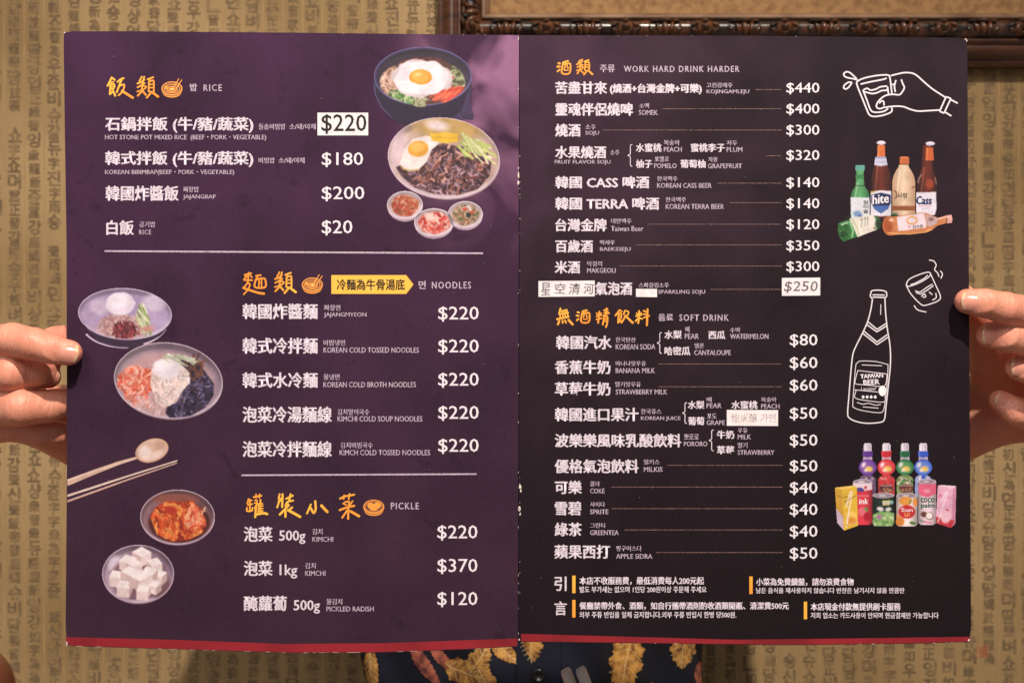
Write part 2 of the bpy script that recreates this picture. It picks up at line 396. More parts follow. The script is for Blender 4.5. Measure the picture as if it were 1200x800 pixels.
small('蜜桃李子', 809.5, 849.5, 168, 178.3); kor(R_, '자두', 851.5, 864, 164.5, 170.5); eng(R_, 'PLUM', 851.5, 870, 172.5, 178.2)
small('柚子', 745, 764.5, 187, 197); kor(R_, '포멜로', 767, 784, 183.3, 189.7); eng(R_, 'POMELO', 766.5, 793, 191.5, 197.2)
small('葡萄柚', 797, 827, 187, 197); kor(R_, '자몽', 830, 841, 184, 190); eng(R_, 'GRAPEFRUIT', 829.5, 869.5, 191.7, 197.4)
dish(R_, '韓國 CASS 啤酒', 650.5, 761, 206.3, 221); kor(R_, '한국맥주', 770, 794, 206.5, 212.3); eng(R_, 'KOREAN CASS BEER', 770, 834, 214.5, 220.3)
dish(R_, '韓國 TERRA 啤酒', 650.5, 772.5, 231, 246); kor(R_, '한국맥주', 780, 804, 231, 237); eng(R_, 'KOREAN TERRA BEER', 780, 848.5, 239, 245)
dish(R_, '台灣金牌', 650.5, 711, 256, 271.3); kor(R_, '대만맥주', 716, 740, 256, 262); eng(R_, 'Taiwan Beer', 716, 754, 264.8, 271)
dish(R_, '百歲酒', 650.5, 695, 281, 296); kor(R_, '백세주', 703, 720.5, 281.3, 287); eng(R_, 'BAEKSSEJU', 703, 739, 289.5, 295.3)
dish(R_, '米酒', 650, 680, 305.5, 320.5); kor(R_, '막걸리', 688, 705.5, 306, 312); eng(R_, 'MAKGEOLI', 688, 721.5, 314, 319.7)
dish(R_, '氣泡酒', 697.5, 741, 330.3, 345.8); kor(R_, '스파클링소주', 748.5, 784, 331, 337.3); eng(R_, 'SPARKLING SOJU', 771.5, 826.5, 339.5, 345.5)
T(R_, '星', 634, 645, 331, 346, .1, 'pencil', 'handwriting', 0.00028, .05, 0, .4); T(R_, '空', 650, 662.5, 332, 344, .1, 'pencil', 'handwriting', 0.00028, .08, 0, .4)
T(R_, '清', 666.5, 680, 332, 344.5, .1, 'pencil', 'handwriting', 0.00028, .1, 0, .4); T(R_, '河', 684, 696, 332, 344.5, .1, 'pencil', 'handwriting', 0.00028, .05, 0, .4)
T(R_, '$250', 918.5, 958.5, 329.5, 343, .08, 'pencil', 'handwriting', 0.00028, .12, 0, .3)
for t, y in (('$440', 97), ('$400', 121.5), ('$300', 146.3), ('$320', 175.8), ('$140', 207.7), ('$140', 232.3), ('$120', 256.8), ('$350', 281.6), ('$300', 306)):
    price(R_, t, 921.5, 960.3, y, y+13.8)

kor(R_, '음료', 771.5, 789, 367.5, 376, .25); T(R_, 'SOFT DRINK', 796, 854, 368.3, 376, .2, 'grey', 'section_name')
dish(R_, '韓國汽水', 651.5, 717, 393, 409.3); kor(R_, '한국탄산', 721.5, 745, 395, 401); eng(R_, 'KOREAN SODA', 721.5, 768, 403, 409.4)
small('水梨', 778.5, 799, 387, 397); kor(R_, '배', 803, 808, 382.5, 389); eng(R_, 'PEAR', 802.5, 819, 390.7, 397)
small('西瓜', 830, 850, 387.5, 397.3); kor(R_, '수박', 855.5, 867.5, 383.5, 389.7); eng(R_, 'WATERMELON', 855.5, 900.5, 391, 397)
small('哈密瓜', 778.5, 809, 405.8, 416.2); kor(R_, '멜론', 814, 825, 402, 408); eng(R_, 'CANTALOUPE', 813.5, 856.5, 410, 416)
dish(R_, '香蕉牛奶', 650, 715.5, 422, 438.3); kor(R_, '바나나맛우유', 721.5, 757, 422.7, 428.7); eng(R_, 'BANANA MILK', 721.5, 767.5, 431, 437)
dish(R_, '草莓牛奶', 650, 715.5, 447.3, 463.5); kor(R_, '딸기맛우유', 721, 751, 447, 453.2); eng(R_, 'STRAWBERRY MILK', 721.5, 782, 456, 462)
dish(R_, '韓國進口果汁', 650, 748.5, 477.3, 493.6); kor(R_, '한국쥬스', 751, 775, 478.8, 485); eng(R_, 'KOREAN JUICE', 751, 797.5, 487.5, 493.3)
small('水梨', 806, 825.5, 469.3, 479); kor(R_, '배', 828, 834, 465, 471); eng(R_, 'PEAR', 828, 845.5, 472.2, 478)
small('水蜜桃', 857, 888, 469.3, 479.2); kor(R_, '복숭아', 892, 910, 465, 471); eng(R_, 'PEACH', 892, 913.5, 473, 478.6)
small('葡萄', 806, 825.5, 488, 498); kor(R_, '포도', 828.5, 840, 484.3, 490); eng(R_, 'GRAPE', 828, 849.5, 492.2, 497.8)
T(R_, '甜米釀 가면', 857, 909, 484, 494.5, .12, 'faint', 'handwriting', 0.00028, .05, 0, .3)
dish(R_, '波樂樂風味乳酸飲料', 650, 798.5, 507.8, 524); kor(R_, '뽀로로', 801.5, 819, 508.3, 514.5); eng(R_, 'PORORO', 801.5, 829, 517, 522.7)
small('牛奶', 840, 860.5, 504, 514); kor(R_, '우유', 864.5, 876, 501, 507); eng(R_, 'MILK', 864.5, 880, 508.8, 514.5)
small('草莓', 840, 860.5, 522, 532); kor(R_, '딸기', 864.5, 876, 518.3, 524.7); eng(R_, 'STRAWBERRY', 864.5, 907.5, 527, 532.7)
dish(R_, '優格氣泡飲料', 650, 748.5, 537.8, 554.2); kor(R_, '밀키스', 754.5, 773, 538, 544); eng(R_, 'MILKIS', 754.5, 776.5, 546.8, 552.6)
dish(R_, '可樂', 650, 682, 562.7, 578.6); kor(R_, '콜라', 691.5, 703, 563.5, 569.7); eng(R_, 'COKE', 691.5, 708.5, 572, 577.8)
dish(R_, '雪碧', 650, 681.5, 587, 603.6); kor(R_, '사이다', 691.5, 709, 587.7, 593.6); eng(R_, 'SPRITE', 691.5, 713, 596.4, 602.3)
dish(R_, '綠茶', 650, 682, 611.8, 628); kor(R_, '그린티', 691.5, 709, 612.3, 618.3); eng(R_, 'GREENTEA', 691.5, 725, 620.8, 626.6)
dish(R_, '蘋果西打', 649.5, 715, 637.8, 654.3); kor(R_, '핑구어스다', 722, 752, 639, 645.4); eng(R_, 'APPLE SIDRA', 722, 764.5, 648.5, 654.3)
for t, y in (('$80', 391.3), ('$60', 418), ('$60', 444.3), ('$50', 477.2), ('$50', 508.7), ('$50', 538.7), ('$40', 564.2), ('$40', 589.8), ('$40', 615.3), ('$50', 641)):
    price(R_, t, 925.5, 958, y, y+15.5)
T(R_, '引', 649.5, 664, 675, 692, .45, 'white', 'note_heading'); T(R_, '言', 649.5, 664.5, 704, 720.5, .45, 'white', 'note_heading')
def note(t, x0, x1, y0, y1, w): T(R_, t, x0, x1, y0, y1, w, 'white', 'house_rule')
note('本店不收服務費，最低消費每人200元起', 679, 825, 675.3, 684.8, .3); note('별도 부가세는 없으며 1인당 200원이상 주문해 주세요', 679, 828, 686.5, 694, .18)
note('餐廳禁帶外食、酒類，如自行攜帶酒則酌收酒類開瓶、清潔費500元', 679, 924.5, 704.8, 714, .3); note('외부 주류 반입을 일체 금지합니다.외부 주류 반입시 한병 당500원.', 679, 863, 716, 723.6, .18)
note('小菜為免費續盤，請勿浪費食物', 886, 1000.5, 676.8, 686, .3); note('남은 음식을 재사용하지 않습니다 반찬은 남기시지 않을 만큼만', 886, 1060, 688, 694.8, .18)
note('本店現金付款無提供刷卡服務', 950, 1055.5, 705.8, 715, .3); note('저희 업소는 카드사용이 안되며 현금결제만 가능합니다', 950, 1100, 717, 724.2, .18)
# lettering inside drawings and printed photographs
T(L_, '$220', 376.5, 429.5, 134, 157, .25, 'black', 'sticker_price', 0.00028)
T(R_, 'TAIWAN', 960+183/3.808, 960+286/3.808, 300+522/3.808, 300+546/3.808, .25, 'bright', 'drawing_text', .0001, 0, .05)
T(R_, 'BEER', 960+196/3.808, 960+270/3.808, 300+549/3.808, 300+575/3.808, .3, 'bright', 'drawing_text', .0001, 0, .05)
T(R_, 'Lacquer', 960+186/3.808, 960+256/3.808, 300+584/3.808, 300+604/3.808, .03, 'white', 'drawing_text', .0001, .2, .05)
T(R_, 'hite', 960+332/5.333, 960+436/5.333, 150+418/5.333, 150+478/5.333, .35, 'bright', 'bottle_text', .00016, .12, .1)
T(R_, 'Cass', 960+606/5.333, 960+704/5.333, 150+425/5.333, 150+478/5.333, .45, 'bluetext', 'bottle_text', .00016, .1)
for ch, yy in (('참', 452), ('이', 480), ('슬', 508)): T(R_, ch, 960+276/5.333, 960+308/5.333, 150+yy/5.333, 150+(yy+25)/5.333, .1, 'black', 'bottle_text', .00016)
T(R_, '사랑', 960+488/5.333, 960+552/5.333, 150+405/5.333, 150+440/5.333, .1, 'black', 'bottle_text', .00016, 0, 0)
T(R_, '산사춘', 960+585/5.333, 960+650/5.333, 150+602/5.333, 150+628/5.333, .05, 'black', 'bottle_text', .00016, 0, .1)
T(R_, 'ink', 960+248/5.333, 960+306/5.333, 500+445/5.333, 500+482/5.333, .2, 'bright', 'can_text', .00016, .1)
T(R_, 'coco', 960+634/5.333, 960+722/5.333, 500+440/5.333, 500+472/5.333, .25, 'greentext', 'can_text', .00016)
T(R_, 'palm', 960+636/5.333, 960+722/5.333, 500+474/5.333, 500+512/5.333, .25, 'greentext', 'can_text', .00016)
T(R_, 'Sun', 960+512/5.333, 960+585/5.333, 500+505/5.333, 500+530/5.333, .1, 'bright', 'can_text', .00016)
T(R_, '봉봉', 960+395/5.333, 960+440/5.333, 500+462/5.333, 500+488/5.333, .1, 'bright', 'can_text', .00016)

# all strings become meshes in one go
strings = {}
GLYPHS = list('감갈우뎌벼비담샹신진잉듀죠슈숑뎐쥰업ㄴ쇼강땀') + list('為飯衆雨綠鹿聲如字龍帝家於蠶蝎初發語新製正音並書')
for t in [i[1] for i in items]+GLYPHS:
    if t in strings: continue
    c = bpy.data.curves.new('lettering', 'FONT'); c.body = t; c.resolution_u = 2
    if t in ('WORK HARD DRINK HARDER', 'SOFT DRINK', 'NOODLES', 'PICKLE', 'RICE'): c.space_character = 1.25
    o = bpy.data.objects.new('lettering', c); C.objects.link(o); strings[t] = o
bpy.context.view_layer.update(); dg = bpy.context.evaluated_depsgraph_get()
for t, o in list(strings.items()):
    me = bpy.data.meshes.new_from_object(o.evaluated_get(dg)); me.calc_loop_triangles()
    V = np.empty(len(me.vertices)*3, np.float32); me.vertices.foreach_get('co', V); V = V.reshape(-1, 3)[:, :2]
    Fi = np.empty(len(me.loop_triangles)*3, np.int32); me.loop_triangles.foreach_get('vertices', Fi)
    curve = o.data; bpy.data.objects.remove(o); bpy.data.curves.remove(curve); bpy.data.meshes.remove(me)
    strings[t] = (V, Fi.reshape(-1, 3))
for (pg, t, x0, y0, x1, y1, wt, m, name, off, shear, rot, wob) in items:
    V, F = strings[t]; V = V.copy()
    V[:, 0] += shear*V[:, 1]
    if rot: c_, s_ = math.cos(rot), math.sin(rot); V = V @ np.array([[c_, s_], [-s_, c_]])
    mn, mx = V.min(0), V.max(0)
    U = (V-mn)/(mx-mn)
    px = x0+wt+U[:, 0]*(x1-x0-2*wt); py = y1-wt*.6-U[:, 1]*(y1-y0-1.2*wt)
    if wob:
        px = px+wob*2*(vnoise(px*1.0, py, 5, 11)-.5)+wob*(vnoise(px, py, 2.2, 3)-.5); py = py+wob*2*(vnoise(px+90, py+40, 5, 12)-.5)+wob*(vnoise(px, py, 2.2, 4)-.5)
    if wt >= .18: sh = [(-wt, 0), (wt, 0), (0, wt*.6), (0, -wt*.6), (0, 0)] + ([(-wt*.7, wt*.7), (wt*.7, -wt*.7)] if m == 'gold' else [])
    else: sh = [(-wt, 0), (wt, 0)]
    VV = []; FF = []
    for k, (dx, dy) in enumerate(sh):
        VV.append(on_page(px+dx, py+dy, off+k*0.000005)); FF.append(F+k*len(V))
    link(name, mesh_np(name, np.vstack(VV), np.vstack(FF)), pl if pg == 'L' else pr, [M[m]])

# rules, leaders, braces, bars, banner, stickers
quad('rule_line', 122.5, 293.2, 566, 295.2, M['grey'], pl, .0001, 24, 1, dy=2.6)
quad('rule_line', 283, 555.6, 558.5, 557.5, M['grey'], pl, .0001, 24, 1, dy=-1.4)
for x0, x1, y in ((885, 915, 105.2), (775.5, 915.5, 127.6), (707, 916, 152.6), (897.5, 915.5, 182.7), (841, 916, 214.8), (855, 916, 237.6), (758.5, 915, 262.8),
                  (745, 916, 287), (726.5, 916, 311.7), (833, 917, 339), (772, 915.5, 426.4), (772, 915.5, 453), (781.5, 917, 544.9), (716.5, 917, 570.4),
                  (716.5, 917, 595.6), (732, 917, 620.6), (768.5, 917, 647)):
    quad('leader_line', x0, y-.42, x1, y+.42, M['leader'], pr, .0001, max(2, int((x1-x0)/14)), 1)
for xa, xb, ya, yb in ((735.8, 741, 169.5, 195), (770.2, 775.5, 389.5, 414), (799.8, 805, 471.5, 496), (831, 836.3, 503.5, 528)):
    xm = (xa+xb)/2+.3; ym = (ya+yb)/2
    ribbon('brace', [[(xb, ya), (xm+.6, ya+.5), (xm, ya+2.5), (xm, ym-3), (xm-.5, ym-1.2), (xa, ym), (xm-.5, ym+1.2), (xm, ym+3), (xm, yb-2.5), (xm+.6, yb-.5), (xb, yb)]], .95, M['white'], pr)
for x0, x1, y0, y1 in ((670.6, 674.4, 674, 694.5), (670.6, 674.4, 702.5, 723), (878.1, 882, 675, 695.5), (942, 945.8, 704.5, 725)):
    quad('orange_bar', x0, y0, x1, y1, M['gold'], pr, .0001, 1, 1)
V = [on_page(x, y, .0001) for x in np.linspace(388.3, 476, 10) for y in (322.3, 344.3)]; F = [(2*i, 2*i+1, 2*i+3, 2*i+2) for i in range(9)]
V.append(on_page(484.5, 333.3, .0001)); F.append((18, 19, 20)); link('banner', mesh_np('banner', V, F), pl, [M['banner']])
quad('price_sticker', 372, 132.2, 431.5, 158.8, M['sticker'], pl, .00022, 10, 2)
quad('price_sticker', 916.3, 325.6, 961.2, 346.6, M['sticker'], pr, .00022, 8, 2, dy=-.4)
quad('name_sticker', 631, 329.3, 697, 347.8, M['sticker'], pr, .00022, 8, 2, dy=-.6)
quad('blank_sticker', 745.3, 338.3, 770, 347.8, M['sticker'], pr, .00022, 4, 1, dy=.3)
quad('name_sticker', 851.7, 480, 911.8, 498.6, M['sticker'], pr, .00022, 8, 2, dy=.3)
bpy.context.view_layer.update()

# ---- line drawings
k1 = lambda pts: [(960+x/5.715, 60+y/5.715) for x, y in pts]
hand_lines = [[(475, 168), (450, 160), (380, 165), (300, 182), (255, 205), (256, 235), (290, 320), (318, 390), (335, 425), (365, 438), (420, 432), (470, 415), (487, 400), (486, 378)],
    [(470, 165), (477, 200), (487, 285)], [(277, 222), (350, 205), (420, 192), (452, 182)],
    [(295, 262), (320, 250), (345, 262), (380, 255), (410, 240), (455, 235)], [(298, 272), (330, 280), (355, 285), (385, 280), (420, 265), (452, 262), (460, 240)],
    [(293, 262), (320, 330), (345, 395), (375, 410), (430, 405), (462, 385)], [(458, 240), (464, 288)],
    [(256, 196), (240, 175), (205, 145), (180, 140), (164, 155), (175, 173), (205, 182), (235, 187), (256, 196)], [(220, 210), (195, 210), (168, 230), (165, 248), (180, 254), (200, 240), (220, 210)],
    [(480, 165), (520, 155), (570, 145), (620, 148), (655, 165), (700, 205), (760, 255), (845, 310)], [(488, 225), (508, 222)], [(514, 195), (504, 235), (510, 275)],
    [(550, 190), (558, 215), (570, 245), (555, 275), (535, 293), (490, 290), (440, 300), (402, 330), (384, 360), (388, 380), (410, 386), (435, 376)],
    [(402, 350), (418, 334), (432, 340), (434, 365)], [(432, 378), (500, 370), (560, 372), (610, 390), (660, 402), (720, 400), (805, 395)],
    [(850, 306), (882, 318)], [(882, 318), (836, 416)], [(836, 416), (806, 404)], [(806, 404), (850, 306)], [(880, 325), (928, 350)], [(845, 410), (885, 435)]]
ribbon('hand_and_glass_drawing', [k1(l) for l in hand_lines], 1.75, M['bright'], pr)
k2 = lambda pts: [(960+x/3.808, 300+y/3.808) for x, y in pts]
ribbon('tumbling_glass_drawing', [k2(l) for l in ([(388, 128), (400, 105), (440, 85), (485, 72), (497, 82), (480, 100), (440, 122), (400, 135), (388, 128)],
    [(388, 130), (410, 170), (450, 212), (470, 220), (500, 212), (530, 200), (541, 180), (520, 130), (497, 80)], [(408, 128), (430, 120), (468, 100), (484, 85)],
    [(428, 155), (450, 160), (480, 140), (505, 125)], [(432, 163), (455, 168), (485, 150), (510, 132)], [(455, 180), (470, 170), (475, 182), (462, 184)], [(490, 160), (505, 172)], [(520, 165), (522, 185), (505, 197)],
    [(490, 18), (510, 22), (522, 40), (515, 60), (528, 75), (535, 92)], [(540, 66), (550, 80), (543, 100)], [(423, 220), (440, 240), (478, 250)])], 1.15, M['bright'], pr)
ribbon('beer_bottle_drawing', [k2(l) for l in ([(230, 168), (235, 155), (265, 152), (295, 157), (301, 168), (300, 180), (292, 188)], [(230, 168), (228, 178), (236, 190)],
    [(238, 190), (230, 240), (215, 295), (190, 350), (165, 400), (150, 440), (141, 520), (133, 620), (127, 700), (135, 722), (165, 737), (210, 745), (265, 742), (290, 730), (297, 680), (308, 580), (318, 480), (316, 400), (305, 330), (297, 260), (293, 190)],
    [(238, 173), (292, 174)], [(238, 183), (292, 185)], [(218, 293), (258, 327), (298, 301)][0:2], [(258, 327), (298, 301)], [(212, 305), (257, 338)], [(257, 338), (300, 312)],
    [(200, 335), (258, 383)], [(258, 383), (304, 350)], [(195, 345), (258, 395)], [(258, 395), (306, 362)])], 1.35, M['bright'], pr)
ribbon('bottle_label_drawing', [k2(l) for l in ([(170, 476), (185, 468), (250, 470), (300, 482), (307, 490), (303, 560), (295, 640), (285, 690), (260, 698), (190, 688), (155, 675), (150, 660), (155, 580), (163, 490), (170, 476)],
    [(190, 485), (280, 489)], [(172, 510), (240, 518), (295, 525), (302, 535), (297, 570), (280, 581), (220, 576), (165, 570), (160, 558), (172, 510)],
    [(158, 596), (210, 601), (262, 606)], [(165, 597), (161, 632), (220, 645), (288, 650), (295, 622)], [(168, 652), (195, 660), (220, 656), (250, 664), (275, 662)], [(195, 672), (265, 678)], [(255, 190), (268, 265)][0:0] or [(275, 215), (274, 262)])], .8, M['bright'], pr)
p = Pic(960+186/3.808, 300+570/3.808, 960+306/3.808, 300+640/3.808, .4, 960, 300, 3.808)
p.ell(282, 601, 18, 24, (244, 236, 240))
for x in (196, 214, 232, 250): p.ell(x, 628, 7, 8, (235, 226, 232))
p.build('drawing_dots', pr, M['photo'], .00012, 1)

# ---- section headings lettered with a round brush: (origin, units per photo pixel, page, strokes: (width, points))
leiz = [(36, (705, 225), (790, 190), (838, 150)), (32, (790, 88), (765, 140), (742, 172)), (34, (840, 90), (802, 250), (792, 390)), (32, (705, 302), (780, 262), (850, 218)),
    (30, (800, 262), (880, 292), (820, 345), (700, 386)), (36, (786, 390), (708, 470)), (40, (810, 375), (868, 448)), (36, (908, 140), (1020, 100)), (30, (965, 115), (942, 175)),
    (34, (935, 185), (985, 172), (1030, 182), (1032, 390)), (34, (935, 185), (928, 385)), (28, (940, 245), (1022, 240)), (28, (940, 310), (1022, 305)), (30, (935, 385), (1030, 395)), (40, (970, 415), (892, 508)), (48, (1015, 410), (1118, 488))]
BR = [
 ('L', 120, 85, 17.14, [(40, (185, 105), (150, 185), (105, 270)), (36, (195, 110), (248, 152)), (26, (168, 205), (225, 190)), (34, (165, 240), (238, 242), (230, 318), (175, 328)), (38, (165, 240), (150, 440)), (26, (180, 285), (228, 280)), (36, (150, 440), (200, 395)), (40, (208, 360), (258, 470))]),
 ('L', 120, 85, 17.14, [(38, (305, 190), (360, 145), (425, 118)), (38, (395, 125), (340, 260), (288, 400)), (34, (335, 275), (432, 245), (430, 320), (390, 400), (328, 458)), (50, (395, 375), (500, 440), (608, 508))]),
 ('L', 120, 85, 17.14, leiz), ('L', 282.2, 313.8, 17.14, [(w,)+tuple((x-15, y) for x, y in p) for w, *p in leiz]),
 ('L', 280, 314, 17.14, [(34, (115, 138), (245, 105)), (32, (195, 95), (185, 235)), (30, (150, 140), (98, 242)), (28, (225, 140), (262, 190)), (28, (125, 190), (185, 170)), (32, (105, 240), (265, 245)), (32, (190, 250), (150, 330), (95, 395)), (30, (170, 300), (222, 330), (175, 440), (98, 528)), (46, (90, 400), (200, 440), (400, 500), (502, 515))]),
 ('L', 280, 314, 17.14, [(38, (345, 160), (435, 145)), (30, (372, 170), (345, 225)), (36, (338, 232), (322, 382), (525, 385), (530, 240), (480, 208), (338, 232)), (28, (405, 240), (400, 380)), (28, (455, 230), (455, 380)), (22, (405, 290), (455, 290))]),
 ('L', 285, 572, 16.67, [(32, (105, 205), (82, 290)), (28, (100, 250), (170, 232)), (30, (90, 322), (180, 302)), (32, (130, 215), (130, 430)), (32, (75, 375), (76, 440), (172, 432), (180, 375)), (38, (208, 168), (350, 142)), (28, (250, 112), (250, 180)), (28, (320, 112), (315, 180)),
    (30, (228, 232), (268, 228), (258, 278), (226, 284)), (36, (335, 222), (338, 270)), (36, (275, 295), (228, 380)), (42, (248, 365), (235, 560)), (26, (310, 292), (378, 300)), (26, (308, 340), (385, 340)), (26, (305, 390), (385, 390)), (26, (305, 438), (382, 438)), (28, (338, 290), (335, 490)), (30, (300, 300), (295, 480)), (48, (270, 505), (400, 482), (468, 500))]),
 ('L', 285, 572, 16.67, [(36, (712, 112), (698, 200), (770, 192)), (42, (770, 112), (760, 358)), (34, (690, 245), (745, 235)), (36, (705, 245), (665, 368)), (36, (838, 200), (970, 140)), (38, (925, 112), (895, 250)), (36, (868, 258), (975, 235)), (36, (850, 275), (892, 330)), (44, (880, 335), (800, 420), (716, 508)), (34, (845, 280), (825, 340)),
    (44, (825, 430), (825, 550)), (38, (958, 370), (880, 430)), (52, (880, 425), (1000, 490), (1110, 552))]),
 ('L', 355, 572, 16.67, [(36, (155, 312), (80, 488)), (44, (155, 385), (208, 478), (248, 400), (240, 250)), (54, (362, 335), (475, 455))]),
 ('L', 355, 572, 16.67, [(38, (725, 198), (820, 155), (1000, 122)), (30, (805, 132), (795, 208)), (30, (912, 104), (895, 208)), (30, (785, 295), (840, 262), (890, 250)), (26, (800, 300), (850, 325)), (30, (900, 250), (888, 400)), (32, (968, 248), (905, 335)), (42, (720, 422), (850, 372), (1000, 338)), (40, (886, 400), (884, 592)), (38, (862, 430), (768, 570)), (50, (930, 445), (1095, 540))]),
 ('R', 648, 64, 24, [(62, (160, 252), (190, 255)), (58, (125, 345), (190, 345)), (52, (128, 478), (185, 432)), (54, (285, 230), (420, 185)), (46, (275, 275), (252, 522), (460, 528), (488, 275), (380, 262), (275, 275)), (36, (345, 275), (335, 370), (308, 425)), (34, (400, 275), (405, 370), (450, 380)), (34, (320, 450), (430, 440))]),
 ('R', 648, 64, 24, [(44, (670, 282), (760, 242), (820, 195)), (40, (765, 160), (715, 225)), (42, (825, 142), (775, 280), (755, 430)), (40, (685, 362), (760, 322), (840, 290)), (38, (775, 322), (850, 362), (790, 420), (670, 452)), (44, (745, 450), (685, 540)), (46, (785, 445), (845, 518)), (46, (885, 202), (1000, 162)), (40, (950, 180), (925, 230)),
    (42, (912, 235), (1010, 225), (1010, 430), (900, 442), (912, 235)), (34, (915, 300), (1005, 292)), (34, (915, 368), (1005, 360)), (48, (950, 470), (872, 570)), (54, (1005, 462), (1108, 558))]),
 ('R', 648, 356, 17.65, [(36, (155, 95), (125, 205)), (30, (165, 152), (285, 122)), (32, (130, 212), (315, 182)), (42, (85, 316), (320, 266)), (30, (140, 150), (152, 290)), (28, (198, 145), (206, 280)), (28, (245, 135), (252, 272)), (32, (290, 150), (310, 262)), (42, (130, 352), (102, 422)), (36, (200, 345), (200, 392)), (36, (250, 345), (270, 390)), (48, (322, 332), (405, 422))]),
 ('R', 648, 356, 17.65, [(38, (508, 172), (540, 180)), (38, (488, 242), (532, 246)), (36, (492, 340), (530, 310)), (36, (610, 155), (698, 130)), (36, (600, 200), (588, 372), (740, 370), (752, 200), (680, 185), (600, 200)), (24, (645, 215), (632, 285)), (24, (690, 208), (700, 275), (722, 280)), (24, (636, 320), (706, 315))]),
 ('R', 648, 356, 17.65, [(30, (905, 190), (925, 240)), (36, (960, 162), (935, 392)), (30, (1000, 192), (962, 240)), (30, (900, 262), (1000, 232)), (32, (900, 322), (1010, 296)), (30, (1052, 132), (1132, 112)), (30, (1062, 180), (1138, 160)), (34, (1110, 92), (1090, 215)), (34, (1038, 242), (1158, 192)), (36, (1062, 275), (1030, 428)), (36, (1062, 272), (1125, 268), (1120, 400), (1095, 478)), (24, (1070, 320), (1112, 316)), (24, (1066, 362), (1110, 360))]),
 ('R', 696, 356, 17.65, [(36, (530, 128), (490, 182), (445, 240)), (30, (535, 128), (576, 158)), (30, (510, 192), (566, 202), (558, 300), (512, 312)), (36, (512, 200), (500, 390)), (22, (512, 250), (560, 250)), (34, (502, 390), (540, 342), (570, 385)), (34, (640, 142), (616, 212)), (30, (652, 140), (716, 165), (700, 232)), (36, (655, 235), (620, 310), (572, 385)), (44, (662, 255), (740, 330), (803, 390))]),
 ('R', 696, 356, 17.65, [(28, (885, 190), (902, 240)), (38, (935, 148), (930, 300), (915, 398)), (28, (982, 185), (952, 232)), (32, (870, 252), (990, 222)), (32, (928, 275), (860, 358)), (32, (942, 292), (1000, 310)), (34, (1030, 142), (1075, 165)), (32, (1030, 212), (1070, 216)), (32, (1036, 282), (1145, 246)), (42, (1110, 112), (1096, 440))])]
for pg, ox, oy, k, strokes_ in BR:
    V = []; F = []; o_ = .0001
    for w, *pts in strokes_:
        pts = [(ox+x/k, oy+y/k) for x, y in pts]; w = w/k*1.0
        v, f = ribbon_mesh([pts], w, o_); F += [tuple(i+len(V) for i in q) for q in f]; V += list(v); o_ += .000004
        for e in (pts[0], pts[-1]):
            o = len(V); V += [on_page(e[0]+w/2*math.cos(a), e[1]+w/2*math.sin(a), o_) for a in np.arange(12)*math.pi/6]; F.append(tuple(range(o, o+12))); o_ += .000004
    link('brush_character', mesh_np('brush_character', V, F), pl if pg == 'L' else pr, [M['gold']])

# ---- small section icons
def bowl_icon(cx, cy, sticks=True, cakes=False):
    q = Pic(cx-15, cy-16, cx+15, cy+15, .4, cx, cy, 1); O = (247, 158, 66); Dk = (84, 52, 60)
    q.ell(0, 5.5, 11.5, 6.8, O); q.ell(0, 1.5, 12.6, 8.6, O); q.ell(0, 1.2, 10.8, 6.8, Dk)
    if cakes: q.ell(-3, .5, 4.6, 3.6, O, .4); q.ell(4, 0, 4.6, 3.8, O, -.5); q.ell(0, 3.6, 5, 2.6, O); q.ring(0, 1.5, 10, 6.2, .7, O)
    else: q.ring(0, 1.5, 9.6, 5.6, 1.1, O); q.ell(0, 2.0, 6.5, 3.6, O); q.ring(0, 2, 4.5, 2.2, .6, Dk); q.ell(0, 2, 1.6, 1, (255, 220, 150)); q.ell(-7, 0, 2, 2.2, O)
    q.line([(-11, 6.6), (-6, 9.4), (0, 10.4), (6, 9.4), (11, 6.6)], .7, Dk)
    if sticks: q.line([(2, 0), (8, -10)], 1.6, O); q.line([(5, 1), (11.5, -8.5)], 1.6, O); q.line([(3.8, .5), (9.8, -9)], .5, Dk)
    q.build('bowl_icon', pl, M['photo'], .0001, 0)
bowl_icon(201.5, 102.5); bowl_icon(366, 332); bowl_icon(438, 592, False, True)

# ---- printed food photographs (flat print)
def rim_bowl(q, cx, cy, rx, ry, rot, outer, inner, light, rimc, tone_dir=(0.4, -0.6)):
    q.ell(cx, cy, rx, ry, rimc, rot)
    m = q.em(cx, cy, rx-1.3, ry-1.3, rot); X = (q.X-q._t((cx, cy))[0])/rx; Y = (q.Y-q._t((cx, cy))[1])/ry
    an = np.arctan2(Y, X); rr = np.clip(np.hypot(X, Y), 0, 1)
    t = np.clip(.45+.5*(X*tone_dir[0]+Y*tone_dir[1])+.32*rr*np.sin(2*an+1.1)+.16*rr*np.sin(5*an+.6)+.2*(vnoise(q.X, q.Y, 16, 2)-.5)-.25*(1-rr), -.15, 1.15)[..., None]
    q.put(m, np.array(inner)*(1-t)+np.array(light)*t)
    sh = m*(1-q.em(cx, cy+ry*.10, rx-3, ry-3.5, rot, 3)); q.put(sh*.45, np.array(inner)*.45)            # shade under the near rim
    hl = m*(1-q.em(cx, cy-1.2, rx-2.6, ry-2.6, rot, 1.2))*np.clip(np.sin(an*1.0+.2), 0, 1); q.put(hl*.55, (250, 240, 246))
    q.clip = q.em(cx, cy, rx-1.2, ry-1.2, rot)
WH = (246, 240, 238)
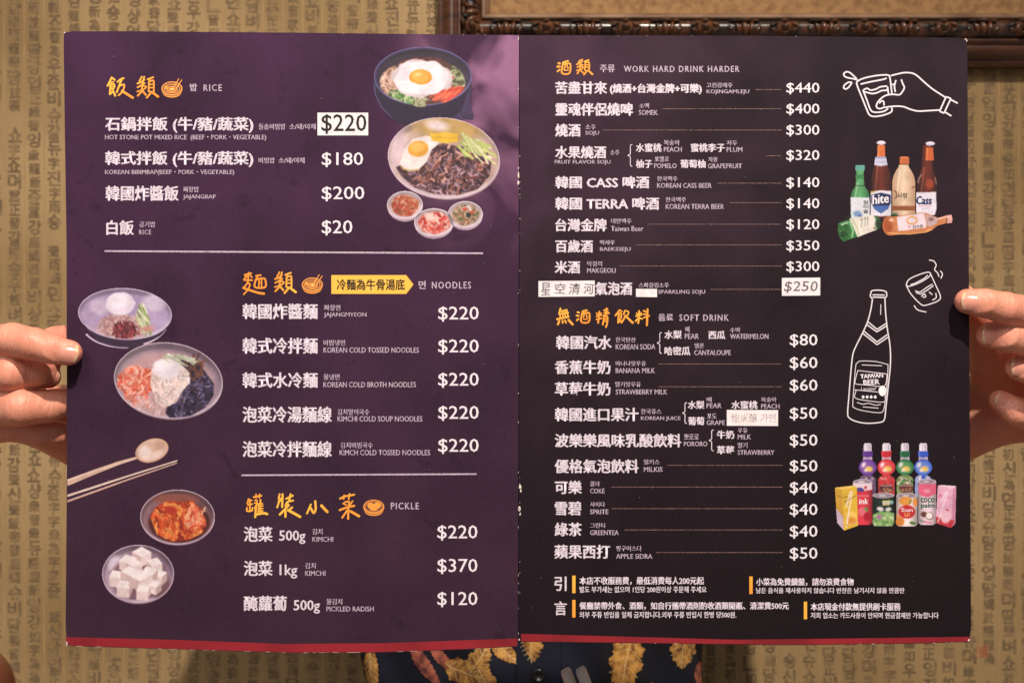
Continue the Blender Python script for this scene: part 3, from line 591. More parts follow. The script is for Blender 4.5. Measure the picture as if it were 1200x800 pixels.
# hot stone bowl
q = Pic(432, 45, 566, 152, .5)
q.poly([(437, 95), (438, 108), (444, 124), (456, 138), (470, 146), (500, 150), (530, 148), (548, 138), (553, 110), (553, 92)], (42, 30, 58))
q.line([(438.5, 100), (440, 112), (447, 126), (459, 138)], 1.6, (98, 84, 142), .8); q.line([(551, 103), (549, 118), (543, 132)], 1.2, (88, 72, 120), .6)
q.poly([(548, 108), (551, 120), (556, 136), (554, 141), (540, 140), (530, 138), (541, 130)], (70, 52, 92))
for i in range(4): q.line([(540+i*4, 132+i*.6), (545+i*3.4, 139.5)], 1, (30, 22, 42))
rim_bowl(q, 495.5, 89.5, 57.5, 34.5, 0, None, (44, 32, 50), (66, 50, 72), (120, 112, 178))
q.ring(495.5, 89.5, 55.5, 32.8, 1.6, (58, 46, 92))
food = q.em(496, 96, 50, 28, 0, .6, .12, 3); q.put(food, (96, 62, 50))
keep = q.clip; q.clip = food
q.strokes(120, 458, 92, 14, 16, 11, 1.5, [(214, 170, 140), (188, 140, 112), (230, 196, 170)], 1.2, .8)
q.strokes(90, 492, 70, 26, 6, 7, 1.6, [(104, 40, 40), (140, 62, 56), (70, 30, 36)])
q.strokes(110, 535, 92, 13, 16, 9, 1.6, [(172, 182, 130), (120, 132, 84), (206, 204, 170), (84, 92, 60)], -.6, .9)
q.strokes(110, 474, 114, 20, 9, 8, 1.7, [(96, 152, 74), (150, 186, 110), (58, 98, 52), (190, 200, 150)])
q.strokes(30, 494, 120, 8, 5, 8, 1.6, [(190, 190, 150), (150, 150, 100)])
q.strokes(60, 520, 113, 17, 9, 15, 2.0, [(232, 82, 54), (244, 114, 78), (210, 58, 44)], -.5, .35, .1)
q.clip = keep
q.ell(494.5, 92.5, 33, 21.3, (214, 202, 202), 0.06, .8, .28, 9); q.ell(494, 91.5, 32, 20.3, (242, 236, 238), 0.06, 1.2, .28, 9)
q.ell(480, 98, 12, 6, (250, 247, 247), 0, 5); q.ell(505, 84, 12, 6, (252, 250, 250), 0, 5)
q.ell(493, 90.5, 13.2, 9, (240, 160, 40), 0, .7, .1, 4); q.ell(493, 89.5, 11, 7, (252, 186, 62), 0, 3); q.ell(490, 87.5, 4, 2, (255, 224, 140), 0, 2)
q.build('stone_bowl_photo', pl, M['photo'], .00006, 0)
# noodle plate
q = Pic(448, 130, 592, 240, .5)
q.ell(520.5, 187.5, 66, 47, (150, 118, 130), .1); rim_bowl(q, 520, 185.3, 66, 47.6, .1, None, (186, 158, 160), (214, 188, 160), (224, 200, 214))
q.put(q.em(525, 150, 40, 16, .1, 9), (196, 160, 86)); q.put(q.em(512, 147, 14, 6, .2, 5), (232, 214, 208)); q.put(q.em(466, 175, 9, 22, .2, 7), (222, 196, 200))
q.put(q.em(574, 190, 7, 26, -.1, 6), (196, 160, 150))
sauce = q.pm([(464, 196), (470, 206), (486, 220), (508, 227), (536, 229), (560, 222), (574, 206), (576, 190), (570, 176), (556, 170), (540, 172), (520, 168), (508, 172), (494, 182), (478, 190)])
q.put(sauce, (70, 44, 60))
q.strokes(520, 524, 200, 54, 30, 9, 1.7, [(112, 78, 88), (70, 44, 52), (150, 114, 124), (100, 54, 48), (52, 30, 38), (182, 146, 158), (124, 76, 66)], 0, 3, 1.2, sauce)
q.strokes(46, 520, 198, 46, 25, 7, 2.3, [(168, 108, 92), (190, 132, 112), (206, 160, 150), (130, 66, 54)], 0, 3, .5, sauce)
q.poly([(468, 193), (474, 175), (484, 163), (500, 159), (514, 163), (514, 168), (506, 176), (500, 190), (490, 199), (478, 200)], (240, 232, 224))
q.line([(470, 196), (478, 200), (490, 199)], 1.6, (214, 178, 90)); q.ell(490, 174.5, 12, 9.4, (240, 170, 48), -.1, 1); q.ell(489, 172.5, 8, 5.5, (250, 196, 84), -.1, 3)
q.poly([(504, 157), (520, 155), (536, 157), (537, 166), (522, 168), (506, 165)], (242, 196, 44)); q.line([(506, 161), (535, 162)], .8, (220, 160, 30))
q.strokes(26, 552, 170, 16, 8, 18, 2.2, [(206, 216, 130), (176, 196, 96), (226, 230, 180)], .75, .4, .1)
for a in range(6): q.line([(540+a*2.2, 155+a*1.6), (552+a*3.2, 178+a*1.2)], 2.2, (222, 226, 168) if a % 2 else (168, 190, 92))
q.build('black_bean_noodle_photo', pl, M['photo'], .00008, 0)
# three small side dishes
for cx, cy, rx, ry, cols, nm in ((474.5, 240.3, 21.3, 17.6, [(190, 60, 40), (214, 110, 70), (160, 84, 50), (226, 160, 130)], 'side_dish_photo'),
                             (545.3, 251.3, 20.8, 16.8, [(180, 140, 110), (150, 100, 70), (206, 180, 150), (90, 110, 60)], 'side_dish_photo'),
                             (508.5, 260.5, 23.4, 17.6, [(230, 80, 66), (240, 130, 110), (206, 50, 44), (248, 200, 180)], 'side_dish_photo')):
    q = Pic(cx-25, cy-20, cx+25, cy+22, .5)
    q.ell(cx, cy+2.4, rx-.6, ry-.3, (176, 150, 168)); rim_bowl(q, cx, cy, rx, ry-1, 0, None, (206, 182, 190), (232, 216, 220), (240, 226, 232))
    m = q.em(cx, cy+.6, rx-5, ry-4.6, 0, .7, .15, 5); q.put(m, cols[2])
    q.strokes(190, cx, cy, rx-4, ry-4, 6, 1.6, cols, 0, 3, 1.2, m)
    if cols[0] == (180, 140, 110): q.line([(543, 244), (549, 242), (552, 247)], 2, (230, 220, 220)); q.ell(549, 252, 3, 3, (50, 56, 50)); q.ell(545, 245, 3, 2, (220, 80, 50)); q.ell(553, 249, 2.6, 2, (220, 80, 50))
    if cols[0] == (230, 80, 66): q.ell(504, 254, 7, 4, (246, 214, 196), .4, 2)
    q.build(nm, pl, M['photo'], .00011, 0)
# cold noodles in clear broth
q = Pic(88, 334, 206, 412, .5)
q.poly([(103, 389), (112, 398), (128, 406), (146, 409), (164, 407), (180, 400), (192, 388), (196, 376), (100, 376)], (60, 40, 66))
q.line([(146.5+51*math.cos(t), 378+29.5*math.sin(t)) for t in np.linspace(2.65, 1.5, 14)], 3, (206, 190, 214), 1); q.line([(146.5+50*math.cos(t), 378+28*math.sin(t)) for t in np.linspace(1.1, .25, 12)], 2.4, (220, 204, 220), 1)
rim_bowl(q, 146.5, 367.6, 55.3, 30.4, .05, None, (168, 146, 186), (186, 166, 204), (214, 198, 222), (0, .5))
q.put(q.em(180, 355, 14, 10, 0, 5), (206, 192, 214)); q.put(q.em(118, 360, 12, 9, 0, 5), (200, 184, 208)); q.put(q.em(146, 384, 34, 12, 0, 4), (188, 158, 170))
m = q.em(144, 383, 33, 15, 0, 1, .2, 3); q.strokes(240, 144, 381, 30, 13, 12, 1.1, [(206, 166, 158), (186, 140, 136), (222, 188, 180), (160, 112, 112)], 0, 3, 1.2, m)
q.ell(141, 356, 17, 13.5, (232, 222, 236), 0, 1.2, .1, 6); q.ell(139, 353, 12, 8, (242, 236, 246), 0, 4)
q.strokes(22, 165, 364, 6, 12, 16, 1.8, [(176, 196, 130), (140, 164, 92), (214, 222, 180)], 1.1, .25, .1)
q.strokes(110, 146, 384, 13, 9, 7, 1.7, [(130, 40, 60), (90, 30, 50), (168, 66, 70), (110, 60, 60)], 1.3, .7, .6)
q.ell(154, 399, 8, 2.6, (214, 100, 80), 0, 2); q.ell(173, 385, 7, 3, (216, 150, 130), 0, 2)
q.build('cold_noodle_photo', pl, M['photo'], .00006, 0)
# cold noodles with seaweed
q = Pic(130, 398, 266, 496, .5)
q.ell(197.6, 448, 63.4, 44.2, (110, 84, 98), .12); rim_bowl(q, 197.4, 445.6, 64.3, 44.6, .12, None, (140, 116, 134), (170, 148, 160), (220, 200, 214), (-.7, -.2))
q.put(q.em(197, 450, 54, 38, .12, 6), (196, 156, 158))
sea = q.pm([(212, 420), (226, 422), (240, 434), (251, 450), (250, 464), (240, 478), (222, 488), (200, 490), (194, 484), (196, 476), (208, 470), (214, 458), (218, 446), (208, 434)])
q.put(sea, (44, 34, 60)); q.strokes(420, 224, 458, 32, 34, 6, 1.8, [(62, 50, 84), (34, 26, 48), (88, 76, 112), (56, 38, 52), (120, 104, 140)], 0, 3, 1, sea)
q.strokes(30, 228, 430, 10, 12, 7, 2.2, [(120, 70, 50), (90, 56, 50)])
m = q.em(160, 447, 23, 19, 0, 1, .25, 8); q.strokes(260, 160, 445, 22, 18, 8, 1.9, [(238, 106, 74), (246, 146, 116), (222, 84, 60), (250, 180, 156)], 0, 3, 1, m)
q.strokes(60, 160, 470, 16, 9, 7, 2, [(232, 150, 136), (244, 190, 180), (226, 120, 96)])
m = q.pm([(178, 432), (190, 420), (208, 422), (222, 436), (223, 448), (212, 460), (206, 472), (192, 478), (182, 470), (176, 450)]); q.put(m, (232, 212, 200))
q.strokes(190, 199, 450, 22, 28, 11, 1.2, [(244, 230, 220), (222, 196, 184), (250, 242, 236), (206, 176, 164)], 1.2, 1.2, 1.2, m)
q.ell(195, 432, 16.5, 12, (238, 230, 234), 0, 1.5, .12, 4); q.ell(192, 428, 10, 6, (250, 246, 250), 0, 4)
q.strokes(26, 205, 418, 16, 4, 12, 1.6, [(176, 190, 150), (206, 214, 190)], .3, .4, .1); q.strokes(60, 175, 480, 20, 5, 6, 1.4, [(206, 170, 166), (226, 196, 190)])
q.build('seaweed_noodle_photo', pl, M['photo'], .00008, 0)
# spoon and chopsticks running off the page edge
q = Pic(79, 508, 214, 592, .5)
q.line([(162, 535.5), (140, 542), (110, 553), (79.5, 565)], 3.2, (214, 178, 150), 8); q.line([(160, 536), (110, 552), (79.5, 562.6)], 1, (246, 222, 204), 1.6)
q.ell(178, 527.6, 20.3, 13.8, (196, 150, 118), -.33); q.ell(178, 527.2, 18.8, 12.4, (222, 186, 160), -.33, 1); q.put(q.em(170, 530, 7, 8, -.3, 4), (244, 226, 214)); q.put(q.em(188, 522, 7, 7, -.3, 4), (206, 164, 138))
q.ell(183, 533, 10, 4, (240, 214, 196), -.5, 3)
q.line([(207.5, 539.5), (150, 557.5), (79.5, 580.5)], 2.1, (232, 204, 186), 3.4); q.line([(207, 542.4), (150, 561.8), (79.5, 587)], 1.8, (196, 148, 124), 3.2); q.line([(207, 542), (150, 561), (79.5, 586)], .7, (240, 214, 200), 1)
q.build('spoon_and_chopsticks_photo', pl, M['photo'], .00006, 0)
# kimchi bowl
q = Pic(162, 570, 256, 642, .5)
q.ell(208.3, 607, 43.6, 32.2, (120, 92, 112)); rim_bowl(q, 208, 605.4, 44, 32.3, 0, None, (104, 66, 74), (150, 110, 118), (222, 200, 216), (-.6, -.5))
q.put(q.em(210, 612, 36, 24, 0, 3), (82, 34, 34)); q.put(q.em(205, 584, 26, 6, 0, 4), (150, 82, 70))
m = q.pm([(176, 606), (182, 594), (196, 586), (212, 588), (226, 586), (236, 598), (242, 610), (238, 624), (222, 632), (200, 634), (184, 626)]); q.put(m, (206, 72, 30))
q.strokes(330, 209, 610, 33, 25, 14, 2.2, [(238, 116, 44), (214, 76, 30), (182, 52, 24), (250, 150, 70), (226, 92, 40), (150, 36, 20)], 1.1, .9, .9, m)
q.poly([(216, 612), (220, 596), (226, 588), (234, 600), (240, 610), (230, 620), (220, 620)], (244, 150, 96)); q.strokes(30, 229, 606, 9, 12, 7, 1.6, [(226, 92, 60), (250, 184, 140), (206, 66, 40)])
q.ell(200, 598, 8, 5, (196, 50, 30), .3, 2); q.line([(192, 592), (204, 590), (214, 596), (208, 608)], 1.6, (252, 166, 70))
q.build('kimchi_photo', pl, M['photo'], .00006, 0)
# radish cubes
q = Pic(116, 634, 208, 710, .5)
q.ell(162, 673.6, 42, 34.4, (116, 84, 104)); rim_bowl(q, 161.8, 672, 42.4, 34.3, 0, None, (128, 98, 118), (188, 164, 184), (214, 190, 210), (-.7, -.5))
q.put(q.em(134, 660, 7, 9, .5, 4), (222, 206, 224)); q.put(q.em(190, 690, 10, 14, .4, 5), (120, 84, 92))
def cube(x, y, w, a):
    c, s_ = math.cos(a), math.sin(a); e1 = np.array([c, .55*s_])*w; e2 = np.array([-s_, .55*c])*w; dn = np.array([0, .72*w]); p = np.array([x, y])-(e1+e2)/2-dn*.5
    q.poly([p+e2, p+e1+e2, p+e1+e2+dn, p+e2+dn], (232, 212, 206) if s_ < .6 else (214, 186, 180), 18); q.poly([p+e1, p+e1+e2, p+e1+e2+dn, p+e1+dn], (206, 176, 170) if s_ < .6 else (236, 218, 212), 18); q.poly([p, p+e1, p+e1+e2, p+e2], (250, 242, 238), 10)
q.ell(163, 676, 33, 24, (132, 96, 104), 0, 4)
for x, y, w, a in ((166, 652, 16, .8), (150, 660, 15, .5), (181, 663, 14, 1.1), (137, 678, 15, .3), (157, 664, 14, .9), (187, 676, 13, .5), (152, 674, 15, .7), (175, 674, 15, .4), (146, 690, 15, .25), (163, 680, 17, .75), (181, 688, 12, .6), (168, 694, 14, .2)): cube(x, y, w, a)
q.build('radish_photo', pl, M['photo'], .00006, 0)

# ---- printed bottles
b = Pic(978, 160, 1122, 286, .42, 960, 150, 5.333)
def vbottle(cx, prof, col, hi, dark):
    """prof: (y, half width) list in drawing units"""
    pts = [(cx-w, y) for y, w in prof]+[(cx+w, y) for y, w in reversed(prof)]; m = b.pm(pts)
    X = (b.X-b._t((cx, 0))[0])*5.333/max(w for _, w in prof)
    t = np.clip(1-np.abs(X), 0, 1)[..., None]; c = np.array(dark)*(1-t)+np.array(col)*t; b.put(m, c)
    b.line([(cx-prof[2][1]*.5, prof[2][0]), (cx-prof[-1][1]*.62, prof[-1][0]*.55+prof[2][0]*.45)], 7, hi, 3, 1.2)
b.ell(300, 560, 160, 22, (30, 24, 30), 0, 3)
vbottle(255, [(262, 25), (300, 24), (345, 28), (365, 30), (395, 52), (430, 60), (566, 60)], (96, 190, 112), (200, 240, 200), (44, 110, 60))
b.poly([(226, 232), (284, 232), (286, 266), (225, 268)], (92, 170, 150)); b.poly([(228, 290), (278, 290), (282, 318), (226, 318)], (62, 142, 78)); b.line([(230, 360), (280, 362)], 5, (34, 84, 46))
b.poly([(195, 432), (315, 436), (318, 566), (200, 566)], (214, 222, 226), 10); b.ell(238, 536, 26, 18, (120, 160, 206), 0, 1.5); b.ell(255, 550, 14, 10, (90, 120, 180), 0, 1)
vbottle(387, [(105, 25), (178, 27), (235, 42), (270, 54), (310, 62), (560, 63)], (120, 44, 30), (186, 92, 70), (58, 22, 22))
b.poly([(364, 108), (410, 108), (413, 180), (362, 180)], (226, 110, 48)); b.line([(372, 112), (370, 176)], 6, (250, 160, 90)); b.ell(387, 93, 30, 14, (214, 200, 216)); b.ell(387, 89, 24, 7, (240, 234, 240))
b.poly([(350, 180), (418, 180), (428, 232), (385, 240), (343, 232)], (206, 208, 232)); b.line([(352, 186), (418, 186)], 6, (110, 140, 206)); b.line([(356, 214), (418, 214)], 2.5, (130, 140, 190))
b.poly([(322, 396), (386, 390), (450, 394), (450, 548), (386, 552), (322, 546)], (226, 228, 236), 8); b.poly([(325, 418), (386, 404), (446, 418), (446, 470), (430, 506), (386, 534), (346, 508), (326, 470)], (30, 44, 92))
b.poly([(334, 486), (440, 484), (420, 512), (386, 530), (352, 512)], (62, 110, 190)); b.poly([(322, 396), (360, 392), (345, 402), (322, 408)], (200, 190, 90))
vbottle(528, [(230, 30), (244, 34), (262, 46), (296, 64), (330, 72), (548, 72)], (238, 214, 176), (252, 240, 216), (190, 150, 112))
b.poly([(503, 186), (562, 186), (563, 228), (502, 228)], (214, 106, 52)); b.ell(532, 184, 30, 7, (232, 130, 74)); b.poly([(457, 486), (601, 486), (601, 516), (457, 516)], (150, 84, 44)); b.line([(470, 392), (482, 400), (484, 430), (474, 440)], 8, (130, 70, 40)); b.line([(580, 376), (596, 366)], 5, (60, 34, 30)); b.line([(540, 310), (570, 306)], 3, (206, 170, 130))
b.line([(500, 452), (545, 450)], 5, (206, 180, 120))
vbottle(674, [(108, 26), (200, 33), (250, 36), (280, 46), (315, 60), (350, 65), (545, 62)], (116, 40, 26), (190, 100, 70), (50, 20, 20))
b.poly([(668, 122), (712, 122), (718, 205), (664, 205)], (206, 92, 40)); b.line([(676, 126), (672, 200)], 6, (240, 140, 80)); b.line([(655, 207), (718, 208)], 4, (60, 26, 20)); b.ell(694, 98, 31, 14, (200, 190, 214)); b.ell(694, 93, 25, 7, (232, 226, 240)); b.line([(640, 290), (622, 320), (618, 345)], 4, (230, 200, 190)); b.ell(690, 350, 26, 30, (160, 62, 34), 0, 3); b.line([(724, 310), (732, 350)], 4, (226, 180, 160))
b.poly([(606, 402), (731, 400), (733, 505), (722, 545), (606, 545)], (228, 226, 234), 8); b.line([(620, 490), (700, 486)], 3, (190, 90, 120)); b.line([(640, 505), (690, 500)], 3, (120, 140, 170))
b.poly([(118, 596), (150, 580), (335, 545), (372, 560), (388, 590), (380, 628), (355, 640), (152, 712), (128, 690), (115, 640)], (52, 130, 62), 26)
b.poly([(118, 596), (150, 580), (190, 572), (186, 700), (152, 712), (128, 690), (115, 640)], (44, 112, 52), 60); b.line([(140, 604), (180, 590)], 8, (196, 226, 180)); b.line([(190, 586), (212, 640), (206, 680)], 10, (150, 220, 140)); b.ell(150, 664, 18, 22, (28, 70, 36), .4, 2)
b.poly([(188, 566), (335, 541), (352, 568), (361, 600), (358, 636), (240, 684), (222, 640)], (232, 228, 210), 10); b.line([(210, 574), (238, 625), (248, 676)], 6, (176, 200, 120)); b.ell(370, 600, 20, 30, (30, 60, 40), 0, 3); b.ell(345, 628, 6, 6, (90, 50, 60)); b.ell(470, 540, 22, 8, (60, 110, 60))
for i, x in enumerate((262, 284, 300)):
    b.line([(x, 560-i*4), (x+6, 590-i*4), (x, 620-i*5)], 3.2, (90, 110, 90)); b.line([(x-8, 575-i*4), (x+10, 570-i*4)], 2.5, (90, 110, 90))
b.ell(440, 612, 46, 62, (206, 120, 62), -.1); b.poly([(420, 556), (490, 549), (660, 528), (700, 545), (745, 560), (795, 545), (795, 596), (742, 610), (705, 640), (672, 654), (490, 668), (430, 672)], (212, 130, 74), 30)
b.ell(430, 610, 30, 48, (176, 82, 40), -.1, 4); b.line([(430, 655), (560, 664), (660, 652), (700, 632)], 7, (240, 180, 100)); b.ell(450, 575, 14, 9, (246, 206, 180), 0, 2); b.poly([(668, 540), (720, 556), (740, 566), (738, 596), (700, 616), (672, 610)], (206, 180, 176), 30); b.ell(700, 570, 16, 12, (150, 100, 96), 0, 2); b.line([(745, 568), (790, 556)], 8, (240, 214, 200)); b.line([(745, 592), (792, 580)], 8, (220, 130, 80))
b.poly([(485, 556), (655, 532), (667, 580), (668, 622), (494, 645)], (238, 222, 228), 6)
hx = [(580+34*math.cos(a+.3), 578+24*math.sin(a+.3)) for a in np.arange(6)*math.pi/3]; b.line(hx+[hx[0]], 8, (244, 160, 60)); b.ell(562, 617, 6, 5, (220, 60, 80))
b.poly([(790, 546), (828, 541), (834, 568), (830, 594), (797, 597), (800, 570)], (236, 176, 160), 16)
b.build('bottles_photo', pr, M['photo'], .00007, 0)
# ---- printed soft drinks
b = Pic(976, 516, 1124, 624, .42, 960, 500, 5.333)
for cx, c1, c2, lo in ((303, (92, 50, 150), (130, 80, 180), (110, 84, 120)), (420, (214, 36, 46), (236, 80, 84), (206, 60, 60)), (536, (30, 110, 66), (80, 160, 90), (130, 160, 90)), (650, (44, 84, 206), (100, 140, 230), (150, 170, 226))):
    b.poly([(cx-50, 330), (cx+50, 330), (cx+53, 380), (cx+50, 440), (cx-50, 440), (cx-53, 380)], lo, 50); b.ell(cx, 335, 54, 40, lo, 0, 1, .1, 3, 40); b.strokes(26, cx, 340, 40, 26, 14, 9, [c2, lo, (236, 214, 190), c1])
    b.poly([(cx-28, 186), (cx+28, 186), (cx+32, 214), (cx-32, 214)], (196, 176, 196)); b.ell(cx, 252, 57, 51, c1); b.ell(cx, 255, 47, 42, c2, 0, 4)
    b.ell(cx-26, 236, 11, 17, (250, 236, 240), .5, 2.5); b.ell(cx+8, 262, 24, 17, (246, 206, 90), .2, 1.5); b.ell(cx-10, 270, 14, 10, (250, 232, 200), 0, 1.5)
    b.poly([(cx-33, 150), (cx+33, 150), (cx+32, 184), (cx, 192), (cx-32, 184)], c1); b.line([(cx-24, 156), (cx-24, 182)], 6, c2)
    b.poly([(cx-26, 112), (cx-20, 101), (cx+20, 101), (cx+26, 112), (cx+26, 152), (cx-26, 152)], (222, 214, 228)); b.line([(cx-14, 110), (cx-14, 146)], 9, (250, 248, 250)); b.line([(cx+15, 112), (cx+15, 148)], 7, (186, 172, 200))
for cx in (420, 545): b.ell(cx, 385, 46, 28, (110, 56, 60), 0, 1, .1, 2, 60); b.line([(cx-34, 366), (cx+34, 366)], 6, (206, 160, 150)); b.strokes(16, cx, 395, 34, 12, 10, 5, [(190, 140, 70), (60, 30, 50), (220, 180, 110)])
def can(x0, x1, y0, y1, col, top=(206, 196, 206)):
    cx = (x0+x1)/2; w = (x1-x0)/2; m = b.pm([(x0, y0), (x1, y0), (x1, y1-12), (x1-16, y1), (x0+16, y1), (x0, y1-12)])
    X = np.abs((b.X-b._t((cx, 0))[0])*5.333/w); b.put(m, np.array(col)*(1.08-.45*np.clip(X, 0, 1)**2)[..., None], 8)
    b.ell(cx, y0, w, 17, top); b.ell(cx, y0+1, w-9, 12, (150, 132, 146)); b.ell(cx-6, y0+1, w*.35, 5, (226, 220, 226))
can(210, 332, 342, 612, (222, 48, 66)); b.poly([(210, 350), (332, 350), (330, 392), (270, 400), (232, 396), (210, 384)], (232, 214, 220)); b.ell(257, 392, 24, 13, (70, 60, 150), .2); b.ell(290, 378, 8, 10, (206, 40, 60)); b.line([(244, 430), (310, 430)], 8, (240, 130, 140)); b.ell(290, 515, 18, 14, (90, 150, 60), .5); b.ell(268, 530, 24, 28, (240, 110, 120), 0, 3); b.ell(300, 560, 22, 26, (180, 20, 40), 0, 2)
can(333, 470, 428, 622, (32, 52, 44)); m0 = b.pm([(336, 545), (380, 528), (440, 530), (470, 540), (470, 600), (455, 620), (345, 620), (333, 600)]); b.put(m0, (126, 176, 96), 20)
b.clip = m0
for i in range(26): b.ell(340+rng.random()*125, 540+rng.random()*75, 13, 12, [(150, 196, 116), (104, 160, 84), (186, 216, 150)][i % 3], 0, 1)
b.clip = None; b.poly([(394, 460), (442, 456), (444, 488), (396, 492)], (196, 190, 40)); b.ell(382, 512, 22, 14, (232, 232, 226), .2, 1, .2); b.ell(432, 514, 20, 13, (222, 226, 214), -.2, 1, .2); b.ell(376, 562, 15, 14, (176, 110, 160)); b.ell(452, 470, 12, 12, (140, 200, 190), 0, 1)
can(481, 614, 428, 622, (234, 222, 214)); b.ell(540, 462, 40, 28, (240, 160, 60)); b.ell(505, 590, 28, 28, (236, 140, 50)); b.ell(600, 470, 14, 26, (244, 150, 60)); b.ell(548, 530, 52, 42, (216, 40, 46)); b.line([(534, 536), (538, 556), (552, 556), (554, 536)], 5, (250, 214, 90)); b.line([(564, 540), (564, 556)], 5, (250, 214, 90)); b.line([(574, 456), (560, 480)], 6, (60, 130, 60)); b.ell(585, 600, 22, 10, (90, 130, 60), .2); b.ell(490, 555, 8, 12, (240, 150, 60))
can(618, 732, 340, 612, (226, 206, 216)); b.poly([(621, 356), (732, 356), (732, 414), (680, 440), (640, 430), (621, 410)], (240, 96, 132)); b.ell(675, 400, 22, 14, (246, 150, 170), 0, 2); b.ell(655, 546, 21, 17, (112, 66, 50), .2); b.ell(690, 556, 25, 25, (150, 110, 90)); b.ell(688, 555, 20, 20, (246, 242, 238)); b.line([(650, 590), (700, 600)], 10, (236, 130, 160)); b.line([(630, 580), (650, 592)], 6, (60, 130, 80))
b.poly([(97, 378), (215, 364), (236, 376), (243, 618), (155, 648), (112, 600)], (238, 194, 48), 14); b.poly([(97, 378), (142, 392), (155, 648), (112, 600)], (216, 166, 50)); b.poly([(104, 506), (148, 560), (155, 648), (112, 600)], (206, 184, 206)); b.poly([(97, 378), (215, 364), (236, 376), (142, 392)], (246, 212, 90)); b.ell(200, 570, 38, 44, (250, 206, 90), 0, 2); b.ell(205, 585, 25, 22, (230, 150, 40), 0, 3); b.line([(158, 470), (228, 430)], 4, (110, 80, 40)); b.line([(170, 625), (205, 408), (195, 405), (168, 500)], 7, (246, 236, 240)); b.line([(112, 430), (136, 436)], 4, (160, 110, 50)); b.line([(150, 440), (176, 436)], 4, (120, 90, 40)); b.line([(150, 620), (240, 590)], 8, (236, 170, 100))
b.poly([(740, 366), (765, 361), (858, 368), (852, 600), (826, 632), (728, 602)], (240, 180, 204), 10); b.poly([(836, 386), (858, 368), (852, 600), (826, 632)], (216, 140, 170)); b.poly([(740, 366), (765, 361), (858, 368), (836, 384)], (248, 214, 226)); b.poly([(730, 560), (790, 570), (848, 585), (826, 632), (728, 602)], (206, 50, 62), 30); b.ell(790, 560, 32, 40, (246, 196, 210), 0, 2); b.line([(742, 595), (802, 408), (790, 406), (764, 470)], 6, (250, 240, 244)); b.line([(746, 440), (758, 420), (764, 440)], 5, (226, 80, 110)); b.ell(800, 518, 10, 6, (220, 80, 100)); b.line([(810, 440), (828, 444)], 5, (226, 120, 150))
b.build('soft_drinks_photo', pr, M['photo'], .00007, 0)

# ---- worn white spots along folds and edges
def flakes(name, pts, parent):
    V = []; F = []
    for x, y, w, h in pts:
        n = 7; o = len(V)
        for i in range(n):
            a = i/n*6.283; r = .6+.5*rng.random(); V.append(on_page(x+w/2*r*math.cos(a), y+h/2*r*math.sin(a), .00013))
        F.append(tuple(range(o, o+n)))
    return tag(link(name, mesh_np(name, V, F), parent, [M['wear']]), kind='stuff')
fl = [(607.6, 205, 2.6, 10), (607.4, 214, 2.2, 6), (607.6, 197, 1.3, 4), (607.4, 46, 1.0, 3), (607.6, 44, 1.6, 2)]
fl += [(607.5, 60+rng.random()*690, .3+.4*rng.random(), 1+3*rng.random()) for _ in range(16)]
fl += [(x, Lyt((x-75)/532)+.25, 1+3*rng.random(), .18+.22*rng.random()) for x in 80+rng.random(8)*525]
fl += [(x, Lyb((x-77)/529)-.2, 3+14*rng.random(), .22+.22*rng.random()) for x in 80+rng.random(26)*520]
fl += [(78.2, 752+i*1.6, 2.2, 2) for i in range(3)]+[(75.8, 38.5, 2, 2)]
fl += [(90+rng.random()*505, 60+rng.random()*680, .6, .6) for _ in range(16)]
flakes('worn_edge', fl, pl)
fr = [(609.4, 570, 3.4, 8), (610.4, 575, 2.2, 5), (609, 596, 4, 9), (609.6, 602, 2.6, 5), (608.6, 749, 1.6, 3), (1135.5, 749.5, 3, 3), (1131.5, 46, 2.4, 1.6), (1132.9, 48, 1.2, 3)]
fr += [(609.2, 60+rng.random()*680, .3+.4*rng.random(), 1+2*rng.random()) for _ in range(14)]
fr += [(x, Ryb((x-608)/528)-.25, 1+4*rng.random(), .3+.3*rng.random()) for x in 612+rng.random(9)*520]
fr += [(x, Ryt((x-608)/525)+.25, 1+3*rng.random(), .25+.3*rng.random()) for x in 612+rng.random(5)*515]
fr += [(612+rng.random()*515, 60+rng.random()*680, .6, .6) for _ in range(18)]
flakes('worn_edge', fr, pr)

# ------------------------------------------------------------------ wall with lettered wallpaper
WY = 0.62; KW = S*(D+WY)/D
M['paper'] = mat('tan aged wallpaper', rgb(172, 142, 100), rough=0.85, noise=(6, 7, rgb(136, 108, 66), .35, .7), bump=(350, 0.3, 0.0006))
M['paperink'] = mat('faded dark brown wallpaper ink', rgb(112, 90, 64), rough=0.85, noise=(110, 4, rgb(160, 130, 92), .42, .78))
M['paperline'] = mat('faint wallpaper rule ink', rgb(160, 128, 88), rough=0.85, noise=(40, 3, rgb(180, 146, 102), .4, .7))
M['seal'] = mat('faded red seal ink', rgb(178, 74, 54), rough=0.85, noise=(160, 3, rgb(190, 140, 96), .4, .62))
V = []; F = []
nx, nz = 2, 2
def box(x0, x1, y0, y1, z0, z1):
    V = [(x, y, z) for x in (x0, x1) for y in (y0, y1) for z in (z0, z1)]
    return V, [(0, 1, 3, 2), (4, 6, 7, 5), (0, 4, 5, 1), (2, 3, 7, 6), (0, 2, 6, 4), (1, 5, 7, 3)]
wall = link('wall', mesh_np('wall', *box(-1.6, 1.6, WY, WY+.1, -1.0, 1.3)), None, [M['paper']]); tag(wall, 'tan wall papered with columns of old printed characters', kind='structure')
VV = []; FF = []; n0 = 0; LV = []; LF = []; SV = []; SF = []
hang = GLYPHS[:22]; hanj = GLYPHS[22:]
col = 0; pitch = 23.3*KW; X0 = (17-600)*KW
